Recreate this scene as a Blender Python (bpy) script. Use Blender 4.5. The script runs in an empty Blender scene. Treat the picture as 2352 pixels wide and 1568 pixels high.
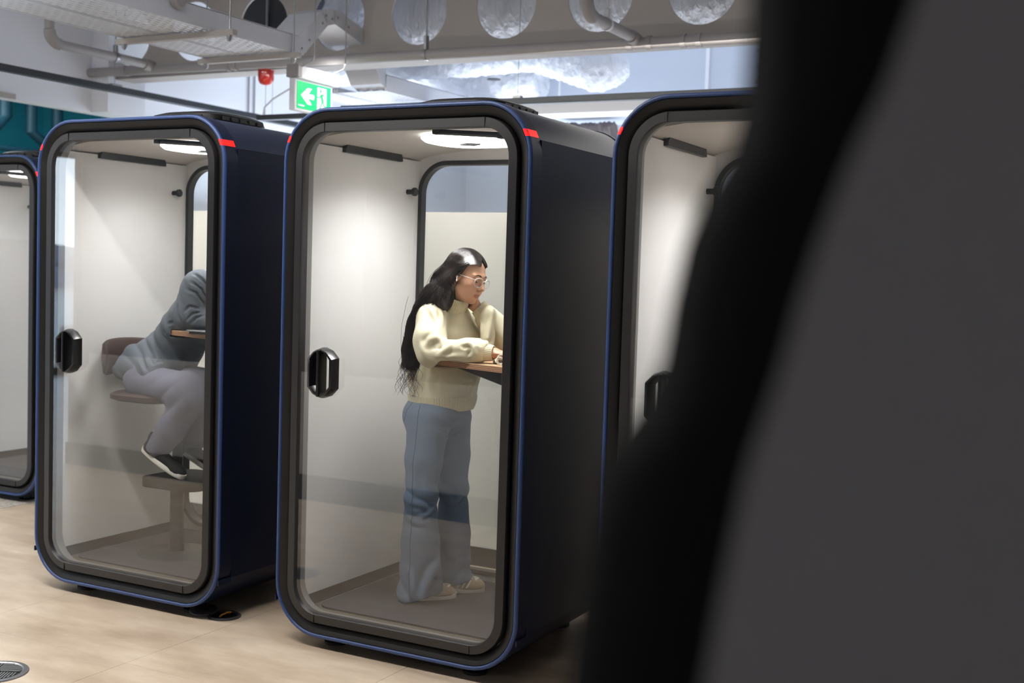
import bpy, math, random
import numpy as np
from mathutils import Vector, Matrix
PI = math.pi
random.seed(7)
sc = bpy.context.scene
COL = sc.collection

# ---------------------------------------------------------------- camera
FPX = 2750.15
YAW, PITCH, ROLL = 0.48776, -0.05846, 0.03166
CAM = np.array([3.1999, -3.9583, 1.5917])
_f = np.array([-math.sin(YAW)*math.cos(PITCH), math.cos(YAW)*math.cos(PITCH), math.sin(PITCH)])
_r = np.array([math.cos(YAW), math.sin(YAW), 0.0])
_u = np.cross(_r, _f)
RX = math.cos(ROLL)*_r + math.sin(ROLL)*_u
UX = -math.sin(ROLL)*_r + math.cos(ROLL)*_u
FX = _f
cam_d = bpy.data.cameras.new('camera')
cam = bpy.data.objects.new('camera', cam_d)
COL.objects.link(cam)
cam.matrix_world = Matrix(((RX[0], UX[0], -FX[0], CAM[0]), (RX[1], UX[1], -FX[1], CAM[1]),
                           (RX[2], UX[2], -FX[2], CAM[2]), (0, 0, 0, 1)))
cam_d.sensor_width = 36
cam_d.lens = FPX/2352*36
cam_d.clip_start = 0.02
cam_d.dof.use_dof = True
cam_d.dof.focus_distance = 4.75
cam_d.dof.aperture_fstop = 2.8
sc.camera = cam
sc.view_settings.view_transform = 'Standard'
sc.view_settings.look = 'None'
sc.view_settings.gamma = 1
sc.view_settings.use_curve_mapping = False
sc.view_settings.exposure = 0.0
sc.cycles.max_bounces = 10
sc.cycles.transparent_max_bounces = 24
sc.cycles.sample_clamp_indirect = 6.0
sc.cycles.caustics_reflective = False
sc.cycles.caustics_refractive = False

# ---------------------------------------------------------------- daylight sky
world = bpy.data.worlds.new('world'); sc.world = world
world.use_nodes = True
wn = world.node_tree.nodes; wl = world.node_tree.links
wn.clear()
wo = wn.new('ShaderNodeOutputWorld'); wb = wn.new('ShaderNodeBackground')
# thin bright overcast: a little whiter towards the horizon
tcw = wn.new('ShaderNodeTexCoord'); sxw = wn.new('ShaderNodeSeparateXYZ'); rpw = wn.new('ShaderNodeValToRGB')
rpw.color_ramp.elements[0].position = 0.0; rpw.color_ramp.elements[0].color = (0.78, 0.90, 1.0, 1)
rpw.color_ramp.elements[1].position = 0.6; rpw.color_ramp.elements[1].color = (0.42, 0.66, 1.0, 1)
wl.new(tcw.outputs['Generated'], sxw.inputs[0]); wl.new(sxw.outputs['Z'], rpw.inputs[0]); wl.new(rpw.outputs[0], wb.inputs[0])
wb.inputs['Strength'].default_value = 8.0
wl.new(wb.outputs[0], wo.inputs[0])

def area(name, loc, rot, sx, sy, power, col):
    l = bpy.data.lights.new(name, 'AREA'); l.shape = 'RECTANGLE'; l.size = sx; l.size_y = sy
    l.energy = power; l.color = col
    o = bpy.data.objects.new(name, l); COL.objects.link(o); o.location = loc; o.rotation_euler = rot
    return o
# daylight through the glazed wall on the left
pw = area('window_portal', (-9.75, -7.65, 1.5), (0, -PI/2, 0), 2.9, 4.7, 1, (1, 1, 1)); pw.data.cycles.is_portal = True
# linear luminaires above the office floor (fittings built below)
LUM = [(-3.6, -1.3, 3.6, 0.10, 2.4, 105), (-0.6, -1.3, 3.6, 0.10, 2.4, 115), (-6.6, -1.3, 3.6, 0.10, 2.4, 60),
       (-3.0, -5.2, 3.6, 0.10, 2.4, 60), (1.6, -6.4, 3.6, 0.10, 2.4, 50)]
for i, (x, y, z, a, b, w) in enumerate(LUM):
    area('corridor_luminaire_light', (x, y, z-0.03), (0, 0, PI/2), a, b, w, (1.0, 0.97, 0.93))
# added fill lamps aimed up at the ceiling services, in place of bounce
UPL = [(-2.7, 5.4, 2.1, 2.8, 3.2, 105), (0.6, 5.4, 2.1, 3.6, 3.4, 60), (3.9, 5.0, 2.1, 2.6, 2.6, 50), (-2.6, -0.4, 2.6, 2.4, 1.6, 18)]
for i, (x, y, z, a, b, w) in enumerate(UPL):
    area('fill_uplight', (x, y, z), (PI, 0, 0), a, b, w, (0.76, 0.86, 1.0))
area('rear_room_fill', (0.5, 2.9, 3.0), (0, 0, 0), 6.0, 0.3, 60, (1.0, 0.96, 0.9))  # added fill lamp, lifts the room behind the partition
area('partition_fill', (0.6, 1.10, 1.97), (1.0, 0, 0), 6.5, 0.08, 20, (1.0, 0.97, 0.92))  # added lamp, brightens the partition behind the booths
area('rear_hall_fill', (-1.0, 6.2, 2.6), (0, 0, 0), 5.0, 1.5, 150, (0.9, 0.95, 1.0))  # added fill lamp, brightens the hall seen through the rear glass
area('teal_room_fill', (-6.2, 2.6, 3.6), (0, 0, 0), 1.5, 2.0, 200, (0.8, 0.95, 1.0))  # added fill lamp, brightens the teal surfaces

# ---------------------------------------------------------------- materials
def lin(c):
    return tuple((v/255/12.92) if v/255 <= 0.04045 else ((v/255+0.055)/1.055)**2.4 for v in c)
def mat(name, rgb, rough=0.6, metal=0.0, noise=0.0, nscale=20.0, bump=0.0, bscale=60.0, emit=None, estr=0.0, spec=0.5, stretch=None, coat=0.0):
    m = bpy.data.materials.new(name); m.use_nodes = True
    nt = m.node_tree; n = nt.nodes; l = nt.links
    b = n['Principled BSDF']
    c = lin(rgb)+(1,)
    b.inputs['Base Color'].default_value = c
    b.inputs['Roughness'].default_value = rough
    b.inputs['Metallic'].default_value = metal
    b.inputs['Specular IOR Level'].default_value = spec
    b.inputs['Coat Weight'].default_value = coat
    tc = n.new('ShaderNodeTexCoord'); mp = n.new('ShaderNodeMapping')
    if stretch: mp.inputs['Scale'].default_value = stretch
    l.new(tc.outputs['Object'], mp.inputs[0])
    nz = n.new('ShaderNodeTexNoise'); nz.inputs['Scale'].default_value = nscale; nz.inputs['Detail'].default_value = 5
    l.new(mp.outputs[0], nz.inputs['Vector'])
    mx = n.new('ShaderNodeMix'); mx.data_type = 'RGBA'; mx.blend_type = 'MULTIPLY'
    mx.inputs[0].default_value = 1.0
    mx.inputs[6].default_value = c
    mr = n.new('ShaderNodeMapRange'); mr.inputs[3].default_value = 1-noise; mr.inputs[4].default_value = 1+noise
    l.new(nz.outputs[0], mr.inputs[0]); l.new(mr.outputs[0], mx.inputs[7]); l.new(mx.outputs[2], b.inputs['Base Color'])
    if bump:
        nb = n.new('ShaderNodeTexNoise'); nb.inputs['Scale'].default_value = bscale; nb.inputs['Detail'].default_value = 3
        l.new(mp.outputs[0], nb.inputs['Vector'])
        bp = n.new('ShaderNodeBump'); bp.inputs['Strength'].default_value = bump; bp.inputs['Distance'].default_value = 0.01
        l.new(nb.outputs[0], bp.inputs['Height']); l.new(bp.outputs[0], b.inputs['Normal'])
    if emit:
        b.inputs['Emission Color'].default_value = lin(emit)+(1,)
        b.inputs['Emission Strength'].default_value = estr
    return m
def glass_mat(name, tint=(1, 1, 1), k=2.0, rough=0.0):
    m = bpy.data.materials.new(name); m.use_nodes = True
    nt = m.node_tree; n = nt.nodes; l = nt.links; n.clear()
    o = n.new('ShaderNodeOutputMaterial'); t = n.new('ShaderNodeBsdfTransparent'); g = n.new('ShaderNodeBsdfGlossy')
    t.inputs[0].default_value = tint+(1,); g.inputs['Roughness'].default_value = rough
    lw = n.new('ShaderNodeLayerWeight'); lw.inputs['Blend'].default_value = 0.5
    p = n.new('ShaderNodeMath'); p.operation = 'POWER'; p.inputs[1].default_value = 5
    a = n.new('ShaderNodeMath'); a.operation = 'MULTIPLY_ADD'; a.inputs[1].default_value = 0.9; a.inputs[2].default_value = 0.04*k; a.use_clamp = True
    mx = n.new('ShaderNodeMixShader')
    l.new(lw.outputs['Facing'], p.inputs[0]); l.new(p.outputs[0], a.inputs[0]); l.new(a.outputs[0], mx.inputs[0])
    l.new(t.outputs[0], mx.inputs[1]); l.new(g.outputs[0], mx.inputs[2]); l.new(mx.outputs[0], o.inputs[0])
    return m
M = {}
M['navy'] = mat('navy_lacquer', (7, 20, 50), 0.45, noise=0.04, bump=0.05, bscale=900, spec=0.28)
M['navy_rim_lit'] = mat('navy_lit_rim_lacquer', (46, 70, 120), 0.42, noise=0.04, bump=0.05, bscale=900)  # booth lacquer lightened: window light on the rim is in the colour
M['navy_roof'] = mat('navy_roof_lacquer', (16, 30, 60), 0.42, noise=0.04, spec=0.45)
M['black'] = mat('black_rubber', (13, 12, 12), 0.5, noise=0.05)
M['frame'] = mat('black_door_frame', (27, 26, 28), 0.42, noise=0.04, spec=0.6)
M['gloss_black'] = mat('gloss_black_plastic', (14, 14, 16), 0.3, coat=0.25)
M['matt_black'] = mat('matt_black_plastic', (12, 12, 15), 0.5, spec=0.3)
M['lining'] = mat('light_felt_lining', (222, 220, 219), 0.9, noise=0.035, nscale=180, bump=0.12, bscale=700)
M['lining_ceiling'] = mat('painted_booth_ceiling', (205, 200, 196), 0.8, noise=0.02)
M['jamb'] = mat('grey_jamb', (120, 118, 118), 0.5)
M['darkgrey'] = mat('dark_grey_metal', (52, 52, 55), 0.45)
M['floor_in'] = mat('booth_floor_rim', (96, 88, 80), 0.5, noise=0.06)
M['mat'] = mat('charcoal_mat', (74, 70, 74), 0.95, noise=0.12, nscale=400, bump=0.4, bscale=900)
M['lamp'] = mat('lamp_diffuser', (255, 255, 255), 0.4, emit=(255, 252, 246), estr=5)
M['lamp_soft'] = mat('soft_diffuser', (255, 255, 255), 0.4, emit=(225, 238, 255), estr=1.6)
M['red'] = mat('red_status_light', (200, 20, 20), 0.4, emit=(255, 22, 18), estr=1.6)
M['glass'] = glass_mat('clear_glass', (0.98, 0.99, 0.985), 3.3)
M['glass_rear'] = glass_mat('rear_glass', (0.93, 0.965, 0.96), 2.0)
M['glass_small'] = glass_mat('small_glass', (0.97, 0.97, 0.97), 1.6)
M['white'] = mat('white_paint', (224, 226, 232), 0.7, noise=0.02, nscale=3)
M['partition'] = mat('warm_white_partition', (214, 210, 203), 0.85, noise=0.02, nscale=3)
M['steel'] = mat('white_painted_steel', (170, 164, 158), 0.55, noise=0.04, nscale=12)
M['pipe'] = mat('grey_painted_pipe', (150, 146, 146), 0.5, noise=0.04, nscale=14)
M['tray'] = mat('painted_cable_tray', (200, 202, 208), 0.5, noise=0.04, nscale=30)
M['galv'] = mat('galvanised_rod', (150, 150, 152), 0.35, metal=0.8)
M['duct'] = mat('painted_duct', (190, 198, 212), 0.5, noise=0.03, nscale=5)
M['rail'] = mat('black_light_rail', (38, 42, 46), 0.4)
M['teal'] = mat('teal_paint', (40, 142, 158), 0.7, noise=0.05, nscale=4)
M['tealdark'] = mat('dark_teal_pipework', (10, 52, 66), 0.6)
M['brown'] = mat('brown_stool_leather', (66, 48, 44), 0.5, noise=0.06, nscale=60)
M['taupe'] = mat('taupe_wall', (134, 124, 120), 0.8, noise=0.04)
M['skirt'] = mat('black_skirting', (20, 20, 21), 0.5)
M['beacon'] = mat('red_beacon_plastic', (190, 34, 18), 0.15, coat=0.7)
M['green'] = mat('exit_green', (20, 190, 110), 0.4, emit=(30, 205, 120), estr=0.55)
M['exitwhite'] = mat('exit_white', (255, 255, 255), 0.4, emit=(255, 255, 255), estr=0.75)
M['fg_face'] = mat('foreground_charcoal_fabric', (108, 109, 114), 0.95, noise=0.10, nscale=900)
M['fg_edge'] = mat('foreground_edge_shade', (5, 5, 6), 0.9, spec=0.1)  # black stands in for the shade along the rounded edge

def foil_mat(name, rgb, rough, metal, bump, scale, stretch):
    m = mat(name, rgb, rough, metal, noise=0.1, nscale=6, bump=bump, bscale=scale, stretch=stretch)
    m.node_tree.nodes['Bump'].inputs['Distance'].default_value = 0.035
    return m
M['foil'] = foil_mat('white_foil_insulation', (222, 226, 236), 0.42, 0.2, 1.0, 22, (1, 1, 0.3))
M['wrap'] = foil_mat('white_duct_wrap', (236, 240, 248), 0.5, 0.0, 1.0, 14, (1.0, 1, 1))
M['wool'] = foil_mat('brown_grey_insulation', (116, 106, 104), 0.8, 0.0, 1.0, 22, (1, 1, 1))

def floor_mat():
    m = mat('beige_stone_vinyl', (190, 166, 142), 0.33, noise=0.0)
    nt = m.node_tree; n = nt.nodes; l = nt.links; b = n['Principled BSDF']
    tc = n.new('ShaderNodeTexCoord'); geo = n.new('ShaderNodeNewGeometry')
    mp = n.new('ShaderNodeMapping'); mp.inputs['Scale'].default_value = (0.9, 2.6, 1); mp.inputs['Rotation'].default_value = (0, 0, 0.35)
    l.new(geo.outputs['Position'], mp.inputs[0])
    a = n.new('ShaderNodeTexNoise'); a.inputs['Scale'].default_value = 1.6; a.inputs['Detail'].default_value = 8; a.inputs['Roughness'].default_value = 0.62
    l.new(mp.outputs[0], a.inputs['Vector'])
    oi = n.new('ShaderNodeObjectInfo')
    r = n.new('ShaderNodeValToRGB'); e = r.color_ramp.elements
    e[0].position = 0.30; e[0].color = lin((168, 149, 127))+(1,)
    e[1].position = 0.72; e[1].color = lin((222, 207, 188))+(1,)
    k = e.new(0.5); k.color = lin((197, 179, 158))+(1,)
    l.new(a.outputs[0], r.inputs[0]); l.new(r.outputs[0], b.inputs['Base Color'])
    return m
M['floor'] = floor_mat()
M['carpet'] = mat('speckled_grey_carpet', (176, 170, 160), 0.95, noise=0.6, nscale=45, bump=0.5, bscale=300)

def wood_mat():
    m = mat('light_oak', (206, 172, 134), 0.4)
    nt = m.node_tree; n = nt.nodes; l = nt.links; b = n['Principled BSDF']
    tc = n.new('ShaderNodeTexCoord'); mp = n.new('ShaderNodeMapping'); mp.inputs['Scale'].default_value = (3, 60, 60)
    l.new(tc.outputs['Object'], mp.inputs[0])
    a = n.new('ShaderNodeTexNoise'); a.inputs['Scale'].default_value = 1.2; a.inputs['Detail'].default_value = 6
    l.new(mp.outputs[0], a.inputs['Vector'])
    r = n.new('ShaderNodeValToRGB'); e = r.color_ramp.elements
    e[0].position = 0.35; e[0].color = lin((182, 142, 106))+(1,)
    e[1].position = 0.65; e[1].color = lin((222, 190, 152))+(1,)
    l.new(a.outputs[0], r.inputs[0]); l.new(r.outputs[0], b.inputs['Base Color'])
    return m
M['wood'] = wood_mat()
def ply_mat():
    m = mat('plywood_edge', (190, 140, 110), 0.5)
    nt = m.node_tree; n = nt.nodes; l = nt.links; b = n['Principled BSDF']
    geo = n.new('ShaderNodeNewGeometry'); s = n.new('ShaderNodeSeparateXYZ'); l.new(geo.outputs['Position'], s.inputs[0])
    k = n.new('ShaderNodeMath'); k.operation = 'MULTIPLY'; k.inputs[1].default_value = 900
    l.new(s.outputs['Z'], k.inputs[0])
    w = n.new('ShaderNodeMath'); w.operation = 'SINE'; l.new(k.outputs[0], w.inputs[0])
    r = n.new('ShaderNodeValToRGB'); e = r.color_ramp.elements
    e[0].position = 0.25; e[0].color = lin((146, 104, 78))+(1,)
    e[1].position = 0.6; e[1].color = lin((206, 164, 130))+(1,)
    l.new(w.outputs[0], r.inputs[0]); l.new(r.outputs[0], b.inputs['Base Color'])
    return m
M['ply'] = ply_mat()

# ---------------------------------------------------------------- mesh helpers
class MB:
    def __init__(s): s.v = []; s.f = []; s.mi = []; s.cur = 0
    def add(s, vs, fs):
        b = len(s.v); s.v += [tuple(map(float, p)) for p in vs]; s.f += [tuple(b+i for i in q) for q in fs]; s.mi += [s.cur]*len(fs); return s
    def box(s, x0, x1, y0, y1, z0, z1):
        return s.add([(x0,y0,z0),(x1,y0,z0),(x1,y1,z0),(x0,y1,z0),(x0,y0,z1),(x1,y0,z1),(x1,y1,z1),(x0,y1,z1)],
                     [(0,3,2,1),(4,5,6,7),(0,1,5,4),(1,2,6,5),(2,3,7,6),(3,0,4,7)])
    def bbox(s, x0, x1, y0, y1, z0, z1, c=0.004):
        """box with chamfered vertical and horizontal edges (inset rings)"""
        def ring(i, z): 
            a, b_, d, e = x0+i, x1-i, y0+i, y1-i
            return [(a+c,d,z),(b_-c,d,z),(b_,d+c,z),(b_,e-c,z),(b_-c,e,z),(a+c,e,z),(a,e-c,z),(a,d+c,z)]
        return s.loft([ring(c, z0), ring(0, z0+c), ring(0, z1-c), ring(c, z1)], True, True)
    def loft(s, rings, cap0=False, cap1=False, closed=True):
        n = len(rings[0]); b = []
        vs = [p for r in rings for p in r]; fs = []
        for k in range(len(rings)-1):
            for i in range(n if closed else n-1):
                j = (i+1) % n
                fs.append((k*n+i, k*n+j, (k+1)*n+j, (k+1)*n+i))
        if cap0: fs.append(tuple(range(n-1, -1, -1)))
        if cap1: fs.append(tuple((len(rings)-1)*n+i for i in range(n)))
        return s.add(vs, fs)
    def prism(s, out, axis, a, b):
        """2D outline extruded along an axis"""
        def P(p, t):
            return {'x': (t, p[0], p[1]), 'y': (p[0], t, p[1]), 'z': (p[0], p[1], t)}[axis]
        return s.loft([[P(p, a) for p in out], [P(p, b) for p in out]], True, True)
    def tube(s, path, r, n=12, cap=True, r_end=None):
        pts = [Vector(p) for p in path]; m = len(pts)
        rs = r if isinstance(r, (list, tuple)) else [r]*m
        up = None; rings = []
        for i, p in enumerate(pts):
            t = ((pts[min(i+1, m-1)]-pts[max(i-1, 0)])).normalized()
            if up is None:
                up = Vector((0, 0, 1)) if abs(t.z) < 0.9 else Vector((1, 0, 0))
            up = (up - t*up.dot(t)).normalized(); sd = t.cross(up)
            rings.append([tuple(p + (up*math.cos(2*PI*k/n)+sd*math.sin(2*PI*k/n))*rs[i]) for k in range(n)])
        return s.loft(rings, cap, cap)
    def lathe(s, prof, n=32, c=(0, 0, 0), axis='z', sx=1, sy=1):
        rings = []
        for (r, h) in prof:
            ring = []
            for k in range(n):
                a = 2*PI*k/n; u, v = r*math.cos(a)*sx, r*math.sin(a)*sy
                ring.append({'z': (c[0]+u, c[1]+v, c[2]+h), 'x': (c[0]+h, c[1]+u, c[2]+v), 'y': (c[0]+u, c[1]+h, c[2]+v)}[axis])
            rings.append(ring)
        return s.loft(rings, True, True)
def build(name, mb, m, parent=None, smooth=False, angle=35, loc=None):
    me = bpy.data.meshes.new(name); me.from_pydata(mb.v, [], mb.f)
    ms = m if isinstance(m, (list, tuple)) else [m]
    for q in ms: me.materials.append(q)
    if len(ms) > 1: me.polygons.foreach_set('material_index', mb.mi)
    me.validate(); me.update()
    if smooth:
        me.polygons.foreach_set('use_smooth', [True]*len(me.polygons))
        me.set_sharp_from_angle(angle=math.radians(angle))
    # consistent normals
    import bmesh
    bm = bmesh.new(); bm.from_mesh(me); bmesh.ops.recalc_face_normals(bm, faces=bm.faces); bm.to_mesh(me); bm.free()
    o = bpy.data.objects.new(name, me); COL.objects.link(o)
    if loc is not None: o.location = loc
    if parent is not None: o.parent = parent
    return o
def thing(name, label, cat, loc=(0, 0, 0), rz=0, group=None):
    o = bpy.data.objects.new(name, None); COL.objects.link(o); o.location = loc; o.rotation_euler = (0, 0, rz)
    o.empty_display_size = 0.1
    return tag(o, label, cat, group)
def tag(o, label, cat, group=None):
    o['label'] = label; o['category'] = cat
    if group: o['group'] = group
    return o
def struct(o, label=None):
    o['kind'] = 'structure'
    if label: o['label'] = label
    return o
def lab(o, label): o['label'] = label; return o
def copy_tree(o, parent=None):
    c = o.copy(); COL.objects.link(c)
    if parent is not None: c.parent = parent
    for ch in list(o.children): copy_tree(ch, c)
    return c
def box_obj(name, m, x0, x1, y0, y1, z0, z1, parent=None):
    return build(name, MB().box(x0, x1, y0, y1, z0, z1), m, parent)
def rr(x0, x1, z0, z1, r, n=10):
    pts = []
    for cx, cz, a0 in ((x1-r, z1-r, 0), (x0+r, z1-r, 90), (x0+r, z0+r, 180), (x1-r, z0+r, 270)):
        for k in range(n+1):
            a = math.radians(a0+90*k/n); pts.append((cx+r*math.cos(a), cz+r*math.sin(a)))
    return pts
# ================================================================ the setting
M['meeting'] = mat('light_grey_wall', (186, 184, 182), 0.8)
M['dark_glass'] = mat('dark_meeting_room_glass', (52, 54, 58), 0.25)
fl = build('floor', MB().box(-11, 8, -10, 10, -0.12, -0.012), M['taupe']); struct(fl)
# vinyl tiles with recessed joints; laid over the whole visible floor
TX, TY = 0.95, 0.99
tile_me = None
for i in range(-10, 9):
    for j in range(-9, 5):
        x0 = -0.29+TX*i; y0 = -0.55+TY*j
        if x0+TX > 8 or x0 < -10.9 or y0 < -9.9 or (x0 < -3.2 and y0 > 0.3): continue
        g = 0.0007
        if tile_me is None:
            t = build('tile', MB().bbox(g, TX-g, g, TY-g, -0.012, 0.0, 0.0007), M['floor'], fl); tile_me = t.data
        else:
            t = bpy.data.objects.new('tile', tile_me); COL.objects.link(t); t.parent = fl
        t.location = (x0, y0, 0)
cp = build('carpet', MB().bbox(-11, -3.1, 0.44, 10, -0.012, 0.006, 0.003), M['carpet'], fl)
lab(cp, 'speckled grey and cream carpet')

struct(build('ceiling', MB().box(-11, 8, -10, 10, 4.2, 4.35), M['white']))
struct(box_obj('wall_right', M['white'], 8, 8.15, -10, 10, 0, 4.2))
struct(box_obj('wall_front', M['white'], -11, 8, -10.15, -10, 0, 4.2))
struct(box_obj('wall_back', M['white'], -11, 8, 9, 9.15, 0, 4.2))
# wall behind the services on the left: bulkhead above the teal room
wl_ = MB().box(-4.52, -4.4, 0.2, 9, 2.76, 4.2).box(-4.52, -4.4, 3.5, 9, 0, 2.76)
struct(build('wall_left', wl_, M['white']))
struct(box_obj('trim_1', M['steel'], -4.4, -4.385, 0.2, 2.28, 2.76, 2.80))
# teal room beyond
struct(box_obj('wall_teal', M['teal'], -9.0, -8.9, 1.0, 9, 0, 4.2), 'teal painted wall')
struct(box_obj('ceiling_teal', M['teal'], -8.9, -4.52, 1.0, 9, 3.7, 3.8), 'teal painted ceiling')
struct(box_obj('wall_teal_far', M['teal'], -8.9, -4.52, 6.4, 6.5, 0, 3.7), 'teal painted wall')
struct(box_obj('wall_column', M['white'], -4.4, -4.22, 3.02, 3.42, 2.76, 4.2))
# partition behind the booths
pt = struct(box_obj('wall_partition', M['partition'], -2.35, 7.9, 1.62, 1.70, 0, 1.90))
struct(box_obj('baseboard_partition', M['skirt'], -2.35, 7.9, 1.608, 1.62, 0, 0.1))
# meeting-room wall facing the booths (seen mirrored in their glass)
struct(box_obj('wall_meeting', M['meeting'], -4.10, 1.15, -2.68, -2.5, 0, 0.86))
struct(box_obj('trim_2', M['rail'], -4.10, 1.15, -2.66, -2.50, 2.62, 2.75))
w2 = bpy.data.objects.new('window_2', None); COL.objects.link(w2); struct(w2)
wf = MB()
for x in (-4.10, -2.75, -1.45, -0.15, 1.11): wf.box(x-0.02, x+0.04, -2.62, -2.56, 0.86, 2.62)
build('window_frame', wf, M['rail'], w2)
build('window_pane', MB().box(-4.08, 1.13, -2.595, -2.585, 0.86, 2.62), M['dark_glass'], w2)
struct(box_obj('baseboard_meeting', M['skirt'], -4.11, 1.16, -2.5, -2.485, 0, 0.17))
# left outer wall: solid part with blind band, glazing further along
struct(box_obj('wall_outer', M['white'], -10.0, -9.7, -5.3, 1.0, 1.8, 4.2))
struct(box_obj('wall_outer_lower', M['taupe'], -10.0, -9.7, -5.3, 1.0, 0, 1.8))
struct(box_obj('wall_outer_top', M['white'], -10.0, -9.7, -10, -5.3, 3.0, 4.2))
w1 = bpy.data.objects.new('window_1', None); COL.objects.link(w1); struct(w1)
wf = MB()
for y in (-10, -8.3, -6.8, -5.34): wf.box(-9.9, -9.78, y-0.03, y+0.03, 0.1, 3.0)
wf.box(-9.9, -9.78, -10, -5.3, 0, 0.1); wf.box(-9.9, -9.78, -10, -5.3, 2.94, 3.0); 
build('window_frame', wf, M['rail'], w1)
build('window_pane', MB().box(-9.845, -9.84, -10, -5.3, 0.1, 2.94), M['glass_small'], w1)

# distant town outside the glazing
hm = mat('hazy_hill_grass', (116, 132, 138), 0.9, noise=0.2, nscale=0.2)  # distance haze put into the colour as pale blue grey
gp = []
hills = MB(); N = 40; prof = [2.6+1.1*math.sin(k*0.5)+.7*math.sin(k*1.3+1) for k in range(N+1)]
hills.add([(-170-10*math.sin(k*0.4), -190+k*6, z) for k in range(N+1) for z in (-10,)] + [(-172-10*math.sin(k*0.4), -190+k*6, prof[k]) for k in range(N+1)] + [(-215, -190+k*6, prof[k]*0.9) for k in range(N+1)],
          [(k, k+1, N+1+k+1, N+1+k) for k in range(N)] + [(N+1+k, N+2+k, 2*N+3+k, 2*N+2+k) for k in range(N)])
tag(build('hill', hills, hm, smooth=True), 'low grassy hills coloured pale for haze on the horizon outside the window', 'hill')
ground = build('outside_ground', MB().box(-230, -12, -220, 60, -10.2, -10), hm); struct(ground, 'ground outside the window')
bm_ = [mat('render_wall', (208, 204, 198), 0.8), mat('brick_wall', (140, 92, 78), 0.9), mat('slate_wall', (110, 116, 128), 0.8)]
winm = mat('dark_window', (50, 60, 76), 0.2)
for k in range(6):
    x = -58-9*(k % 3)-3*k; y = -92+k*13.5; w = 9; h = [3.5, 6.5, 5][k % 3]
    t = thing('apartment_building', ['low pale rendered building with dark windows, first outside the window', 'tall red brick building beside the low pale one outside', 'slate grey block between the two brick buildings outside', 'low pale rendered building behind the slate grey block outside', 'second tall red brick building farther along the town', 'slate grey block at the far end of the town outside'][k], 'building', (x, y, -10), 0, 'buildings in the town outside')
    build('wall', MB().box(-5, 5, -w/2, w/2, 0, 6+h), bm_[k % 3], t)
    build('roof', MB().prism([(-w/2-.3, 6+h), (w/2+.3, 6+h), (0, 8.4+h)], 'x', -5.3, 5.3), bm_[2], t)
    for a in range(4):
        for b in range(3):
            if 3.4+b*2.7+1.4 < 6+h: build('window', MB().box(5, 5.05, -w/2+0.8+a*2.1, -w/2+2.0+a*2.1, 2.6+b*2.7, 4.2+b*2.7), winm, t)

# ================================================================ booths
W, D, ZB, ZT = 1.158, 1.0, 0.045, 2.232
SEAM_T, SEAM_B = 2.088, 0.191
R0 = 0.215
def outline(ins, r=None, n=10):
    return rr(ins, W-ins, ZB+ins, ZT-ins, max(R0-ins, 0.02) if r is None else r, n)
def ring3(ins, y, n=10): return [(x, y, z) for x, z in outline(ins, None, n)]
def split_outline(ins, lo, hi):
    """portion of the outline with lo<=z<=hi, as ordered open polylines"""
    pts = outline(ins, None, 12); n = len(pts)
    dense = []
    for i in range(n):
        a, b = pts[i], pts[(i+1) % n]; dense.append(a)
        for zc in (lo, hi):
            if (a[1]-zc)*(b[1]-zc) < 0:
                t = (zc-a[1])/(b[1]-a[1]); dense.append((a[0]+t*(b[0]-a[0]), zc))
    ok = [lo-1e-6 <= p[1] <= hi+1e-6 for p in dense]
    segs = []; n = len(dense)
    st = next((i for i in range(n) if ok[i] and not ok[i-1]), 0)
    cur = []
    for k in range(n):
        i = (st+k) % n
        if ok[i]: cur.append(dense[i])
        elif cur: segs.append(cur); cur = []
    if cur: segs.append(cur)
    return segs
def shell(mb, ins, th, lo, hi, y0, y1):
    for a, b in zip(split_outline(ins, lo, hi), split_outline(ins+th, lo, hi)):
        m_ = min(len(a), len(b))
        def rs(p, m2=24):
            L = [0]
            for i in range(1, len(p)): L.append(L[-1]+math.dist(p[i], p[i-1]))
            out = []
            for k in range(m2+1):
                t = L[-1]*k/m2; j = max(i for i in range(len(L)) if L[i] <= t+1e-9); j = min(j, len(p)-2)
                u = (t-L[j])/max(L[j+1]-L[j], 1e-9); out.append((p[j][0]+u*(p[j+1][0]-p[j][0]), p[j][1]+u*(p[j+1][1]-p[j][1])))
            return out
        if len(a) <= 3: A, B = [a[0], a[-1]], [b[0], b[-1]]
        else: A, B = rs(a, 60), rs(b, 60)
        prof = A+B[::-1]
        mb.loft([[(x, y0, z) for x, z in prof], [(x, y1, z) for x, z in prof]], False, False)
        nA = len(A); n2 = len(prof)
        for y in (y0, y1):
            mb.add([(x, y, z) for x, z in prof], [(k, k+1, n2-2-k, n2-1-k) for k in range(nA-1)])
    return mb
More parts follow.
